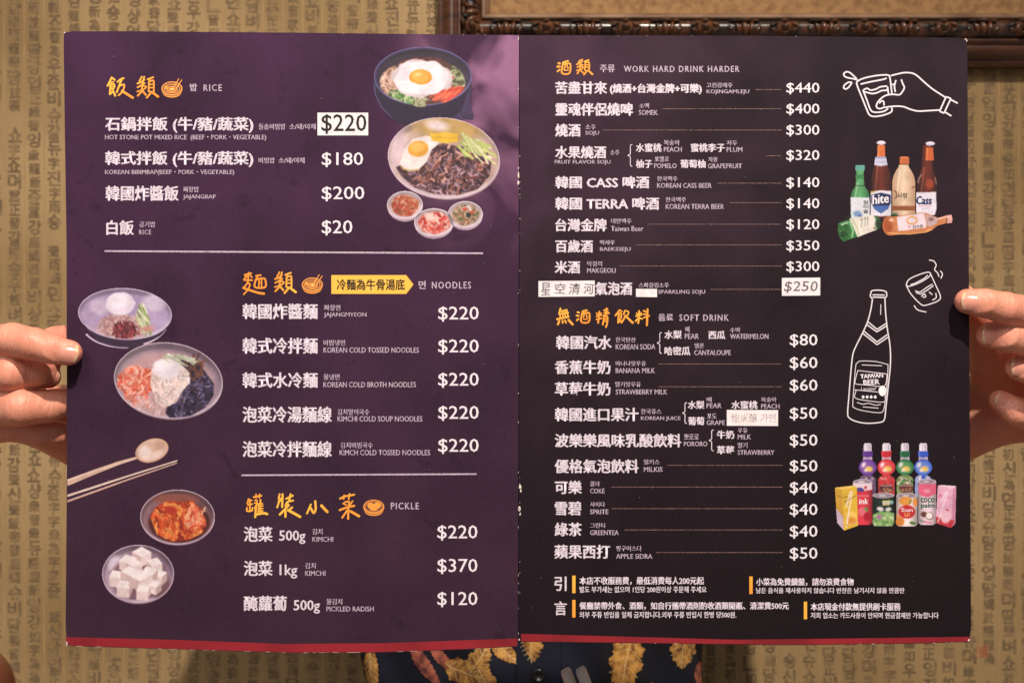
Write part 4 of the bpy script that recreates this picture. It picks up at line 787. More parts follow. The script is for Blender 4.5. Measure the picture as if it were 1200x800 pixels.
for ci in range(-8, 60):
    x = X0+ci*pitch; z = (400+120)*KW+rng.random()*.02
    LV += [(x+pitch/2-.0005, WY-.0003, -.6), (x+pitch/2+.0005, WY-.0003, -.6), (x+pitch/2+.0005, WY-.0003, .6), (x+pitch/2-.0005, WY-.0003, .6)]; LF.append(tuple(range(len(LV)-4, len(LV))))
    run = 0
    while z > -.45:
        if rng.random() < (.42 if run < 3 else .6): t = hang[rng.integers(len(hang))]; w = 14.5*KW; h = 17*KW; wt = .0006; run = 0
        else: t = hanj[rng.integers(len(hanj))]; w = 12.5*KW; h = 13.5*KW; wt = .00032; run += 1
        if rng.random() < .03: z -= h; continue
        px_, py_ = (x/KW+600), (400-z/KW)
        if not (95 < px_ < 1105 and 75 < py_ < 700):
            v, f = strings[t]; mn, mx = v.min(0), v.max(0); u = (v-mn)/(mx-mn)
            jx = (rng.random()-.5)*.0015
            for k, (dx, dz) in enumerate(((-wt, 0), (wt, 0), (0, wt*.7), (0, -wt*.7))):
                q = np.stack([x+jx-w/2+u[:, 0]*w+dx, np.full(len(u), WY-.0004-k*.00002), z-h+u[:, 1]*h+dz], 1); VV.append(q); FF.append(f+n0); n0 += len(q)
        z -= h+2.3*KW
def print_on_wall(name, V, F, m): return tag(link(name, mesh_np(name, V, F), wall, [m]), kind='stuff')
print_on_wall('printed_character', np.vstack(VV), np.vstack(FF), M['paperink']); print_on_wall('printed_rule', LV, LF, M['paperline'])
for px_, py_, w in ((1151, 762, 15), (1108, 338, 9), (1112, 334, 12)):
    x, z = (px_-600)*KW, (400-py_)*KW; r = w/2*KW; V = []; F = []
    for a in range(4):
        for c in range(4):
            x0 = x-r+a*r/2+.0006; z0 = z-r+c*r/2+.0006; V += [(x0, WY-.0007, z0), (x0+r/2-.0012, WY-.0007, z0), (x0+r/2-.0012, WY-.0007, z0+r/2-.001), (x0, WY-.0007, z0+r/2-.001)]; F.append(tuple(range(len(V)-4, len(V))))
    link('red_seal', mesh_np('red_seal', V, F), wall, [M['seal']])

# ------------------------------------------------------------------ carved picture frame
FY = WY-.004; KF = S*(D+FY-.03)/D
fx0, fz0 = (511-600)*KF, (400-73)*KF; fx1, fz1 = 0.98, 0.92
M['walnut'] = mat('reddish brown varnished wood', rgb(88, 50, 30), rough=0.35, spec=0.5, coat=.3, coat_rough=.25, noise=(9, 5, rgb(58, 28, 18), .35, .65, (3, 1, 30)), bump=(60, .2, .0008))
M['carved'] = mat('near black carved wood with worn brown highlights', rgb(34, 21, 16), rough=0.32, spec=0.6, coat=.6, coat_rough=.18, noise=(60, 5, rgb(122, 72, 42), .46, .72), bump=(160, .3, .0006))
M['lip'] = mat('worn pale brown wood lip', rgb(150, 116, 90), rough=.5, noise=(25, 4, rgb(104, 72, 52), .4, .7))
M['canvas'] = mat('speckled ochre brown canvas', rgb(158, 118, 74), rough=.8, noise=(130, 5, rgb(126, 90, 54), .4, .66), bump=(500, .3, .0005))
frame = empty('picture_frame', (fx0, FY, fz0)); tag(frame, 'large carved dark wood picture frame hanging on the wall behind the top of the menu', 'picture frame')
# profile: (distance inwards from the outer edge, height off the wall)
def rails(name, prof, material):
    for side in range(2):   # bottom rail, left rail (the rails in view), then top and right
        pass
    corners = [(fx0, fz0, 1, 1), (fx1, fz0, -1, 1), (fx1, fz1, -1, -1), (fx0, fz1, 1, -1)]
    for i in range(4):
        a, c = corners[i], corners[(i+1) % 4]; V = []
        for (x, z, sx, sz) in (a, c):
            for d, h in prof: V.append((x+sx*d, FY-h, z+sz*d))
        n = len(prof); F = [(j, j+1, n+j+1, n+j) for j in range(n-1)]
        if i in (0, 1): pass
        me = mesh_np(name, V, F); me.polygons.foreach_set('use_smooth', [True]*len(F)); link(name, me, frame, [material])
u = KF
out = [(0, 0), (0, .012), (.0015, .016), (4*u, .018), (5*u, .0155), (6*u, .0155), (8*u, .021), (13*u, .0245), (18*u, .026), (21*u, .025), (22*u, .022), (23*u, .022), (25*u, .0265), (28*u, .027), (29*u, .022)]
carv = [(29*u, .022), (31*u, .026), (36*u, .030), (42*u, .031), (47*u, .028), (52*u, .021), (52.6*u, .0195)]
lip = [(52.6*u, .0195), (53.2*u, .0235), (56*u, .0240), (58*u, .021), (60*u, .018), (62.5*u, .014), (63*u, .006)]
rails('outer_moulding', out, M['walnut']); rails('carved_moulding', carv, M['carved']); rails('inner_lip', lip, M['lip'])
link('canvas', mesh_np('canvas', [(fx0+60*u, FY-.007, fz0+60*u), (fx1-60*u, FY-.007, fz0+60*u), (fx1-60*u, FY-.007, fz1-60*u), (fx0+60*u, FY-.007, fz1-60*u)], [(0, 1, 2, 3)]), frame, [M['canvas']])
def lobe_mesh(parts_):
    """parts_: list of (cx, cz, rx, rz, height, rot) domes; x along the rail, z across it"""
    V = []; F = []
    for cx, cz, rx, rz, h, rot in parts_:
        o = len(V); R, A = 6, 18
        for r in range(R+1):
            t = r/R
            for a in range(A):
                an = a/A*6.283; x = rx*t*math.cos(an); z = rz*t*math.sin(an); c, s_ = math.cos(rot), math.sin(rot)
                hh = h*math.sqrt(max(0, 1-t*t))
                V.append((cx+x*c-z*s_, -hh, cz+x*s_+z*c))
        for r in range(R):
            for a in range(A):
                i, j = o+r*A+a, o+r*A+(a+1) % A; F.append((i, j, j+A, i+A))
    V = np.array(V); V[:, [0, 2]] *= u; return mesh_np('carved_ornament', V, F, True)
med = lobe_mesh([(0, 0, 12, 9.5, .009, 0), (0, 0, 7, 5.5, .014, 0), (0, 7, 5, 3, .011, 0), (0, -7, 5, 3, .011, 0), (-13, 3, 7, 3, .008, .5), (-13, -3, 7, 3, .008, -.5), (13, 3, 7, 3, .008, -.5), (13, -3, 7, 3, .008, .5)])
leaf = lobe_mesh([(0, 0, 5, 10, .009, .25), (-8, 0, 4, 9, .008, .45), (8, 0, 4, 9, .008, -.15), (-16, -2, 4, 7, .007, .7), (16, -2, 4, 7, .007, -.5), (0, 8, 9, 2.5, .010, 0), (-12, 7.5, 6, 2, .009, -.1), (12, 7.5, 6, 2, .009, .1)])
for me_ in (med, leaf): me_.materials.append(M['carved'])
def orn(me_, x, z, ry):
    o = bpy.data.objects.new('carved_ornament', me_); C.objects.link(o); o.parent = frame; o.location = Vector((x, FY-.0265, z))-frame.location; o.rotation_euler = (0, ry, 0)
zc = fz0+40.5*u; xx = (640-600)*KF
for i in range(-1, 10):
    x = (640+93*i-600)*KF
    if x > fx0+50*u: orn(med, x, zc, 0)
    x2 = x+46.5*u
    if x2 > fx0+50*u: orn(leaf, x2, zc, 0)
xc = fx0+40.5*u
for i in range(3):
    orn(leaf, xc, fz0+(58+93*i)*u, -math.pi/2); orn(med, xc, fz0+(104+93*i)*u, math.pi/2)
orn(med, xc+2*u, zc+2*u, .78)

# ------------------------------------------------------------------ table edge and steel chopsticks
M['table'] = mat('brown wooden table top', rgb(120, 78, 48), rough=.4, noise=(6, 5, rgb(88, 54, 32), .4, .6, (1, 12, 1)))
M['steel'] = mat('brushed stainless steel', rgb(226, 222, 222), rough=.45, metal=.35)
TZ = -.37
tb = link('dining_table', mesh_np('dining_table', *box(-.75, .75, -.22, .31, TZ-.03, TZ)), None, [M['table']]); tag(tb, 'brown wooden dining table below the menu in front of the person', 'table')
def chopstick(px_, py_, dd, label):
    a = Wp(px_, py_, dd); dirv = np.array([.36, -.10, -.93]); dirv /= np.linalg.norm(dirv); b_ = a+dirv*((a[2]-TZ-.001)/.93)
    t = b_-a; side = np.array([-.55, -.7, 0]); side -= dirv*side.dot(dirv); side /= np.linalg.norm(side); up = np.cross(dirv, side)
    V = []; n = 8
    for k, (p_, w, h) in enumerate(((a, .0030, .0012), (a+dirv*.002, .0040, .0017), (a+t*.5, .0034, .0017), (b_, .0026, .0013))):
        for i in range(n):
            an = (i+.5)/n*6.283; c, s_ = math.cos(an), math.sin(an)
            V.append(p_+side*w*np.sign(c)*abs(c)**.5+up*h*np.sign(s_)*abs(s_)**.5)
    F = [(k*n+i, k*n+(i+1) % n, (k+1)*n+(i+1) % n, (k+1)*n+i) for k in range(3) for i in range(n)]+[tuple(range(n))[::-1], tuple(range(3*n, 4*n))]
    return tag(link('steel_chopstick', mesh_np('steel_chopstick', V, F), None, [M['steel']]), label, 'chopstick', 'steel chopsticks below the menu')
chopstick(662, 783, .12, 'left one of two flat steel chopsticks in front of the leaf print shirt')
chopstick(679.5, 781.5, .122, 'right one of two flat steel chopsticks in front of the leaf print shirt')
# the steel cup they stand in
cx_, cy_ = Wp(662, 783, .12)[0]+.36/.93*.125, .10
prof = [(0, 0), (.030, 0), (.033, .004), (.036, .095), (.0375, .097), (.035, .097), (.032, .006), (0, .005)]
V = []; F = []; n = 28
for r, h in prof:
    for i in range(n): V.append((cx_+r*math.cos(i/n*6.283), cy_+r*math.sin(i/n*6.283), TZ+h))
for k in range(len(prof)-1):
    for i in range(n): F.append((k*n+i, k*n+(i+1) % n, (k+1)*n+(i+1) % n, (k+1)*n+i))
tag(link('utensil_cup', mesh_np('utensil_cup', V, F, True), None, [M['steel']]), 'small steel cup on the table that the two chopsticks stand in', 'cup')

# ------------------------------------------------------------------ people: implicit surfaces turned into one skin
def seg(P, a, b, ra, rb):
    a = np.asarray(a, np.float32); b = np.asarray(b, np.float32); ab = b-a; L2 = float(ab@ab)+1e-12
    t = np.clip(((P-a)@ab)/L2, 0, 1); q = P-a-t[..., None]*ab
    return np.sqrt((q*q).sum(-1))-(ra+(rb-ra)*t)
def chain(P, pts):
    d = None
    for p, q in zip(pts[:-1], pts[1:]):
        e = seg(P, p[0], q[0], p[1], q[1]); d = e if d is None else smin(d, e, .0012)
    return d
def smin(a, b, k):
    h = np.clip(.5+.5*(b-a)/k, 0, 1); return b+(a-b)*h-k*h*(1-h)
def ellip(P, c, r):
    q = (P-np.asarray(c, np.float32))/np.asarray(r, np.float32); k = np.sqrt((q*q).sum(-1)); return (k-1)*min(r)
def nets(f, lo, hi, h):
    """surface nets on a regular grid, f: points -> signed distance"""
    ax = [np.arange(lo[i], hi[i]+h, h, dtype=np.float32) for i in range(3)]
    n_ = [len(a) for a in ax]; cax = [a[::4] for a in ax]
    cv = f(np.stack(np.meshgrid(*cax, indexing='ij'), -1)); up = cv
    for i in range(3): up = np.repeat(up, 4, axis=i)
    v = up[:n_[0], :n_[1], :n_[2]].copy(); near = np.argwhere(np.abs(v) < 4*h*1.75+.002)
    v[tuple(near.T)] = f(np.stack([ax[i][near[:, i]] for i in range(3)], -1)[None])[0]; nx, ny, nz = v.shape
    s_ = v < 0
    cs = np.zeros((nx-1, ny-1, nz-1), np.int8)
    for i in (0, 1):
        for j in (0, 1):
            for k in (0, 1): cs += s_[i:nx-1+i, j:ny-1+j, k:nz-1+k]
    act = (cs > 0) & (cs < 8); idx = -np.ones(act.shape, np.int64); ii = np.argwhere(act); idx[act] = np.arange(len(ii))
    acc = np.zeros((len(ii), 3)); cnt = np.zeros(len(ii))
    corners = [(i, j, k) for i in (0, 1) for j in (0, 1) for k in (0, 1)]
    for c0 in corners:
        for axis in range(3):
            if c0[axis]: continue
            c1 = list(c0); c1[axis] = 1
            a = v[ii[:, 0]+c0[0], ii[:, 1]+c0[1], ii[:, 2]+c0[2]]; b = v[ii[:, 0]+c1[0], ii[:, 1]+c1[1], ii[:, 2]+c1[2]]
            m = (a < 0) != (b < 0); t = np.where(m, a/np.where(m, a-b, 1), 0)
            p = np.tile(np.array(c0, float), (len(ii), 1)); p[:, axis] += t
            acc[m] += p[m]; cnt[m] += 1
    V = (ii+acc/np.maximum(cnt, 1)[:, None])*h+np.array([a[0] for a in ax])
    F = []
    for axis in range(3):
        sl0 = [slice(1, -1)]*3; sl0[axis] = slice(0, -1); sl1 = [slice(1, -1)]*3; sl1[axis] = slice(1, None)
        e0 = s_[tuple(sl0)]; e1 = s_[tuple(sl1)]; m = e0 != e1; g = np.argwhere(m); off = np.ones(3, int); off[axis] = 0; g = g+off
        o1, o2 = [(1, 2), (2, 0), (0, 1)][axis]
        d1 = np.zeros(3, int); d1[o1] = 1; d2 = np.zeros(3, int); d2[o2] = 1
        q = np.stack([idx[tuple((g-d1-d2).T)], idx[tuple((g-d2).T)], idx[tuple(g.T)], idx[tuple((g-d1).T)]], 1)
        fl_ = ~e0[m]; q[fl_] = q[fl_][:, ::-1]
        F.append(q[(q >= 0).all(1)])
    return V, np.vstack(F)

def skin_extra(nt, b, tc, src):
    N, L = nt.nodes, nt.links
    t = N.new('ShaderNodeTexNoise'); t.inputs['Scale'].default_value = 650; t.inputs['Detail'].default_value = 3; L.new(tc.outputs['Object'], t.inputs[0])
    v = N.new('ShaderNodeTexVoronoi'); v.inputs['Scale'].default_value = 1100; L.new(tc.outputs['Object'], v.inputs[0])
    w = N.new('ShaderNodeTexNoise'); w.inputs['Scale'].default_value = 90; w.inputs['Detail'].default_value = 5; w.inputs['Distortion'].default_value = 1.2
    mp = N.new('ShaderNodeMapping'); mp.inputs['Scale'].default_value = (3.2, 1, 1); L.new(tc.outputs['Object'], mp.inputs[0]); L.new(mp.outputs[0], w.inputs[0])
    b1 = N.new('ShaderNodeBump'); b1.inputs['Strength'].default_value = .35; b1.inputs['Distance'].default_value = .00022; L.new(v.outputs[0], b1.inputs['Height'])
    b2 = N.new('ShaderNodeBump'); b2.inputs['Strength'].default_value = .85; b2.inputs['Distance'].default_value = .0009; L.new(w.outputs[0], b2.inputs['Height']); L.new(b1.outputs[0], b2.inputs['Normal'])
    L.new(b2.outputs[0], b.inputs['Normal'])
M['skin'] = mat('warm light skin', attr=True, rough=.42, spec=.45, sss=.22, noise=(70, 4, rgb(220, 136, 112), .45, .9), extra=skin_extra)
M['nail'] = mat('fingernail', attr=True, rough=.22, spec=.5, coat=.4, coat_rough=.15, sss=.1)
M['hair'] = mat('black hair', rgb(22, 16, 14), rough=.4, noise=(60, 4, rgb(48, 34, 28), .4, .7, (30, 30, 1)))

def H(px_, py_, d, r): return (Wp(px_, py_, d), r)
hands = {
 'left': dict(
  index=[H(81.5, 413, -.0068, .0060), H(60, 409.5, -.0088, .0068), H(40, 403, -.0085, .0077), H(15, 398.5, -.002, .0083), H(-12, 402, .012, .0088), H(-45, 425, .04, .0105)],
  middle=[H(57, 441, .020, .0060), H(38, 437, .006, .0073), H(14, 437, .0005, .0087), H(-20, 442, .015, .0088), H(-50, 452, .045, .0105)],
  ring=[H(84, 470, .013, .0064), H(56, 476, .010, .0080), H(25, 477, .003, .0093), H(-15, 478, .014, .0092), H(-45, 480, .045, .0105)],
  little=[H(74, 507, .022, .0058), H(46, 507, .019, .0068), H(16, 499, .018, .0075), H(-18, 503, .03, .008), H(-40, 505, .05, .0095)],
  thumb=[H(92, 398, .0125, .0080), H(66, 404, .020, .0092), H(30, 430, .045, .0105), H(5, 480, .072, .014)],
  palm=[H(-30, 455, .058, .015), H(10, 478, .066, .0155), H(92, 497, .078, .0195)],
  palm2=[H(-45, 430, .048, .012), H(-42, 480, .052, .012)],
  wrist=[H(92, 497, .078, .0195), H(165, 555, .13, .024), H(230, 640, .28, .037)],
  tip=(-1, 0)),
 'right': dict(
  index=[H(1133.5, 353, -.0068, .0060), H(1155, 355.5, -.0092, .0068), H(1178, 361, -.0075, .0076), H(1202, 366, -.001, .0080), H(1226, 378, .014, .0088), H(1262, 402, .042, .0105)],
  middle=[H(1160, 392.5, .003, .0064), H(1181, 394.5, -.001, .0076), H(1207, 398, .003, .0082), H(1238, 408, .018, .0088), H(1268, 425, .046, .0105)],
  ring=[H(1193, 430.5, .008, .0062), H(1214, 436, .006, .0074), H(1240, 445, .02, .0086), H(1268, 450, .049, .0105)],
  little=[H(1172, 469.5, .024, .0056), H(1193, 483, .021, .0074), H(1214, 490, .025, .0078), H(1240, 490, .035, .0084), H(1262, 478, .052, .0098)],
  thumb=[H(1127, 352, .0135, .0080), H(1150, 374, .026, .0098), H(1166, 420, .052, .014), H(1190, 478, .072, .017)],
  palm=[H(1258, 455, .060, .0145), H(1205, 477, .066, .0165), H(1127, 488, .078, .0205)],
  palm2=[H(1265, 410, .048, .012), H(1264, 475, .054, .012)],
  wrist=[H(1127, 488, .078, .0205), H(1040, 555, .13, .024), H(970, 640, .28, .037)],
  tip=(1, 0))}
NAILS = []   # (centre, direction to the fingertip, outward normal, half width, half length)
def nail_spec(c, t, n, w, l):
    t = np.array(t, float); t /= np.linalg.norm(t); n = np.array(n, float); n -= t*n.dot(t); n /= np.linalg.norm(n); NAILS.append((np.array(c, float), t, n, w, l))
def on_finger(px_, py_, d, r, n):   # a point r off the finger's axis along n
    n = np.array(n, float); n /= np.linalg.norm(n); return Wp(px_, py_, d)+n*r
nail_spec(on_finger(77.5, 412.3, -.0072, .0058, (0.02, -1, .02)), (1, .12, -.16), (.05, -1, .10), .0050, .0075)
nail_spec(on_finger(55, 440, .018, .0056, (.6, -.75, -.1)), (.55, .75, -.1), (.75, -.65, -.1), .0045, .0055)
nail_spec(on_finger(1140, 354, -.0076, .0059, (0, -1, .03)), (-1, .10, .06), (-.05, -1, .06), .0049, .0072)
nail_spec(on_finger(1163.5, 393.2, .0024, .0063, (0, -1, .05)), (-1, .06, .06), (-.05, -1, .05), .0052, .0072)
nail_spec(on_finger(1196.5, 431, .0078, .0061, (0, -1, .1)), (-1, .05, .1), (-.05, -1, .12), .0050, .0068)
nail_spec(on_finger(1175, 471.5, .0236, .0055, (-.1, -1, .15)), (-.9, .15, .42), (-.15, -1, .1), .0038, .0050)

head_c = np.array([.02, .43, .125])
def arm_sdf(P, side):
    h_ = hands[side]; d = chain(P, h_['wrist'])
    el = h_['wrist'][-1][0]; sx = -1 if side == 'left' else 1
    return smin(d, seg(P, el, (.02+sx*.150, .465, -.03), .038, .047), .01)
def hand_sdf(P, side):
    h_ = hands[side]
    fs = [chain(P, h_[k]) for k in ('index', 'middle', 'ring', 'little')]
    d = fs[0]
    for f in fs[1:]: d = smin(d, f, .0006)
    palm = smin(chain(P, h_['palm']), chain(P, h_['palm2']), .01)
    palm = smin(palm, chain(P, h_['wrist']), .008)
    root = None
    for k in ('index', 'middle', 'ring', 'little'):
        e = seg(P, h_[k][-1][0], h_['palm'][1][0], .0105, .014); root = e if root is None else smin(root, e, .004)
    palm = smin(palm, root, .006)
    d = smin(d, palm, .004); d = smin(d, chain(P, h_['thumb']), .0045)
    # nail folds: a slight dent for the plate with a raised rim at the sides and root
    for c, t, n, w, l in NAILS:
        if (side == 'left') != (c[0] < 0): continue
        s_ = np.cross(n, t); q = P-c.astype(np.float32); a = q@t.astype(np.float32); b = q@s_.astype(np.float32); e = q@n.astype(np.float32)
        near = (np.abs(a) < l*2.2) & (np.abs(b) < w*2.2) & (np.abs(e) < .006)
        A, B, E_ = a[near], b[near], e[near]; rr = np.sqrt((A/l)**2+(B/w)**2)
        rim = .00055*np.exp(-((rr-1.12)/.14)**2)*np.clip(1.3-A/l*1.1, 0, 1)-.00035*np.exp(-(rr/.9)**4)
        dn = d[near]; dn = dn-rim; d[near] = dn
    return d
def face_sdf(P):
    d = ellip(P, head_c+[0, .01, .02], (.072, .088, .092)); d = smin(d, ellip(P, head_c+[0, -.03, -.04], (.052, .055, .06)), .02)
    d = smin(d, seg(P, head_c+[0, -.078, .015], head_c+[0, -.096, -.018], .007, .011), .010)
    for s_ in (-1, 1):
        d = smin(d, ellip(P, head_c+[s_*.074, .012, -.005], (.010, .020, .030)), .006)
        d = -smin(-d, ellip(P, head_c+[s_*.030, -.092, .012], (.014, .012, .010)), .012)
        d = smin(d, ellip(P, head_c+[s_*.030, -.070, .010], (.013, .013, .012)), .003)
    d = smin(d, ellip(P, head_c+[0, -.083, -.045], (.022, .009, .005)), .004); d = smin(d, ellip(P, head_c+[0, -.080, -.054], (.018, .009, .006)), .004)
    return d
def torso_sdf(P):
    d = smin(ellip(P, (.02, .475, -.12), (.150, .085, .13)), ellip(P, (.02, .475, -.30), (.135, .10, .24)), .05)
    return smin(d, seg(P, (-.115, .475, -.045), (.155, .475, -.045), .045, .045), .03)
def body_sdf(P):
    d = smin(face_sdf(P), seg(P, (.02, .47, -.03), (.02, .455, .06), .052, .048), .02)
    d = smin(d, torso_sdf(P)+.012, .03)
    for s_ in ('left', 'right'): d = smin(d, arm_sdf(P, s_), .02)
    return d
def skin_colour(V, spots):
    col = np.tile(lin([228, 158, 132]), (len(V), 1))
    red = lin([216, 106, 90])
    for p, r, a in spots:
        w_ = a*np.exp(-((V-p)**2).sum(1)/r**2)[:, None]; col = col*(1-w_)+red*w_
    return col
person = empty('person', (.02, .46, -.37)); tag(person, 'person behind the menu holding it with both hands, in a navy shirt with golden leaves', 'person')
VV, FF, CC = [], [], []; n0 = 0
hb = {'left': ((-.345, -.022, -.095), (-.165, .125, .045)), 'right': ((.180, -.022, -.095), (.345, .125, .060))}
for side in ('left', 'right'):
    lo, hi = hb[side]; V, F = nets(lambda P: hand_sdf(P, side), lo, hi, .0009)
    # gentle relaxation of the grid steps
    for _ in range(3):
        e = np.vstack([F[:, [0, 1]], F[:, [1, 2]], F[:, [2, 3]], F[:, [3, 0]]]); acc = np.zeros_like(V); cnt = np.zeros(len(V))
        for k in range(3): acc[:, k] = np.bincount(e[:, 0], V[e[:, 1], k], len(V))+np.bincount(e[:, 1], V[e[:, 0], k], len(V))
        cnt = np.bincount(e[:, 0], minlength=len(V))+np.bincount(e[:, 1], minlength=len(V)); V = V*.4+.6*acc/np.maximum(cnt, 1)[:, None]
    h_ = hands[side]; spots = []
    for k in ('index', 'middle', 'ring', 'little'):
        spots += [(h_[k][0][0], .008, .45), (h_[k][2][0], .009, .40), (h_[k][-2][0], .011, .3)]
    spots += [(h_['palm'][1][0], .03, .35), (h_['thumb'][1][0], .02, .3)]
    VV.append(V); FF.append(F+n0); n0 += len(V); CC.append(skin_colour(V, spots))
def outside_hands(P):   # the coarse body keeps clear of the finely modelled hands
    d = body_sdf(P)
    for side in ('left', 'right'):
        lo, hi = hb[side]; lo = np.array(lo)+.006; hi = np.array(hi)-[.006, .008, .006]
        if side == 'left': hi[0] += .0
        q = np.maximum(lo-P, P-hi).max(-1); d = np.maximum(d, -q)
    return d
V, F = nets(outside_hands, (-.30, -.0, -.42), (.32, .60, .25), .0055); VV.append(V); FF.append(F+n0); CC.append(skin_colour(V, [(head_c+[s_*.045, -.06, -.02], .03, .4) for s_ in (-1, 1)]))
link('body', mesh_np('body', np.vstack(VV), np.vstack(FF), True, np.vstack(CC)), person, [M['skin']])
for c, t, n, w, l in NAILS:
    s_ = np.cross(n, t); V = []; cols = []; nu, nv = 14, 16
    for side_ in (0, 1):
        for j in range(nv+1):
            for i in range(nu+1):
                b = i/nu*2-1; a = j/nv*2-1
                wid = w*(1-.10*max(0, -a)**2-.32*max(0, a-.2)**2.2)*(1-.0*abs(a)); 
                al = a*l*(1-.16*b*b*(1 if a > 0 else .9)); bb = b*wid
                hgt = -(bb*bb)/(2*w*1.02)*1.05-(al*al)/(2*.022)+.00045-(.0004 if side_ else 0)-(.0006*max(0, -a-.75)/.25)
                V.append(c+t*al+s_*bb+n*hgt)
                base = lin([228, 150, 132])
                if a > .88-.12*b*b: base = lin([230, 190, 150])
                elif a < -.62+.18*(1-b*b): base = lin([234, 172, 156])
                cols.append(base)
    m_ = (nu+1)*(nv+1); F = []
    for j in range(nv):
        for i in range(nu):
            a = j*(nu+1)+i; F.append((a, a+1, a+nu+2, a+nu+1)); F.append((m_+a, m_+a+nu+1, m_+a+nu+2, m_+a+1))
    for i in range(nu): a = i; F.append((a, m_+a, m_+a+1, a+1)); a = nv*(nu+1)+i; F.append((a, a+1, m_+a+1, m_+a))
    for j in range(nv): a = j*(nu+1); F.append((a, a+nu+1, m_+a+nu+1, m_+a)); a += nu; F.append((a, m_+a, m_+a+nu+1, a+nu+1))
    link('fingernail', mesh_np('fingernail', V, F, True, np.array(cols)), person, [M['nail']])
# hair, eyes
def hair_sdf(P):
    d = ellip(P, head_c+[0, .016, .024], (.080, .094, .094)); d = smin(d, ellip(P, head_c+[0, .05, -.06], (.078, .055, .12)), .02)
    cut = ellip(P, head_c+[0, -.085, -.035], (.058, .07, .085)); return np.maximum(d, -cut)
V, F = nets(hair_sdf, head_c-[.1, .12, .2], head_c+[.1, .12, .13], .004); link('hair', mesh_np('hair', V, F, True), person, [M['hair']])
M['eye'] = mat('eye', rgb(235, 228, 222), rough=.15)
M['iris'] = mat('dark iris', rgb(30, 20, 16), rough=.1)
def ball(c, r, n=12):
    V = []; F = []
    for j in range(n+1):
        for i in range(2*n): a, b = j/n*math.pi, i/n*math.pi; V.append((c[0]+r*math.sin(a)*math.cos(b), c[1]+r*math.sin(a)*math.sin(b), c[2]+r*math.cos(a)))
    for j in range(n):
        for i in range(2*n): F.append((j*2*n+i, j*2*n+(i+1) % (2*n), (j+1)*2*n+(i+1) % (2*n), (j+1)*2*n+i))
    return V, F
for s_ in (-1, 1):
    e = link('eye', mesh_np('eye', *ball(head_c+[s_*.030, -.0745, .011], .0105), True), person, [M['eye']])
    link('iris', mesh_np('iris', *ball(head_c+[s_*.030, -.0805, .010], .0055), True), e, [M['iris']])
# shirt
M['shirt'] = mat('navy cotton shirt', rgb(20, 23, 42), rough=.8, spec=.3, noise=(14, 4, rgb(16, 16, 24), .42, .62), bump=(900, .3, .0003))
def shirt_sdf(P):
    d = torso_sdf(P)-.006
    for side, sx in (('left', -1), ('right', 1)):
        el = hands[side]['wrist'][-1][0]; sh = np.array([.02+sx*.150, .465, -.03]); mid = sh+(el-sh)*.62
        d = smin(d, seg(P, sh, mid, .056, .056), .03)
    # soft folds
    f = .004*np.sin(P[..., 0]*46+np.sin(P[..., 2]*30)*1.3+2)*np.sin(P[..., 2]*22+P[..., 0]*18)+.002*np.sin(P[..., 0]*120+P[..., 2]*70)
    d = d+f; neck = seg(P, (.02, .45, .0), (.02, .43, .08), .062, .075)
    return np.maximum(d, -neck)
V, F = nets(shirt_sdf, (-.26, .28, -.44), (.30, .62, .06), .004)
shirt = link('shirt', mesh_np('shirt', V, F, True), person, [M['shirt']])
bv = BVHTree.FromPolygons([tuple(v) for v in V], [tuple(int(i) for i in f) for f in F])
def on_shirt(px_, py_, off):
    d = Wp(px_, py_, .3)-np.array([0, -D, 0]); d /= np.linalg.norm(d); h = bv.ray_cast(Vector((0, -D, 0)), Vector(d))
    return (np.array(h[0])-d*off) if h[0] is not None else None
M['leafprint'] = mat('golden leaf print', rgb(204, 148, 70), rough=.8, noise=(150, 5, rgb(112, 66, 28), .38, .64))
M['rosyprint'] = mat('rosy leaf print', rgb(176, 96, 74), rough=.8, noise=(120, 4, rgb(84, 40, 34), .38, .65))
M['vein'] = mat('pale vein print', rgb(226, 190, 130), rough=.8)
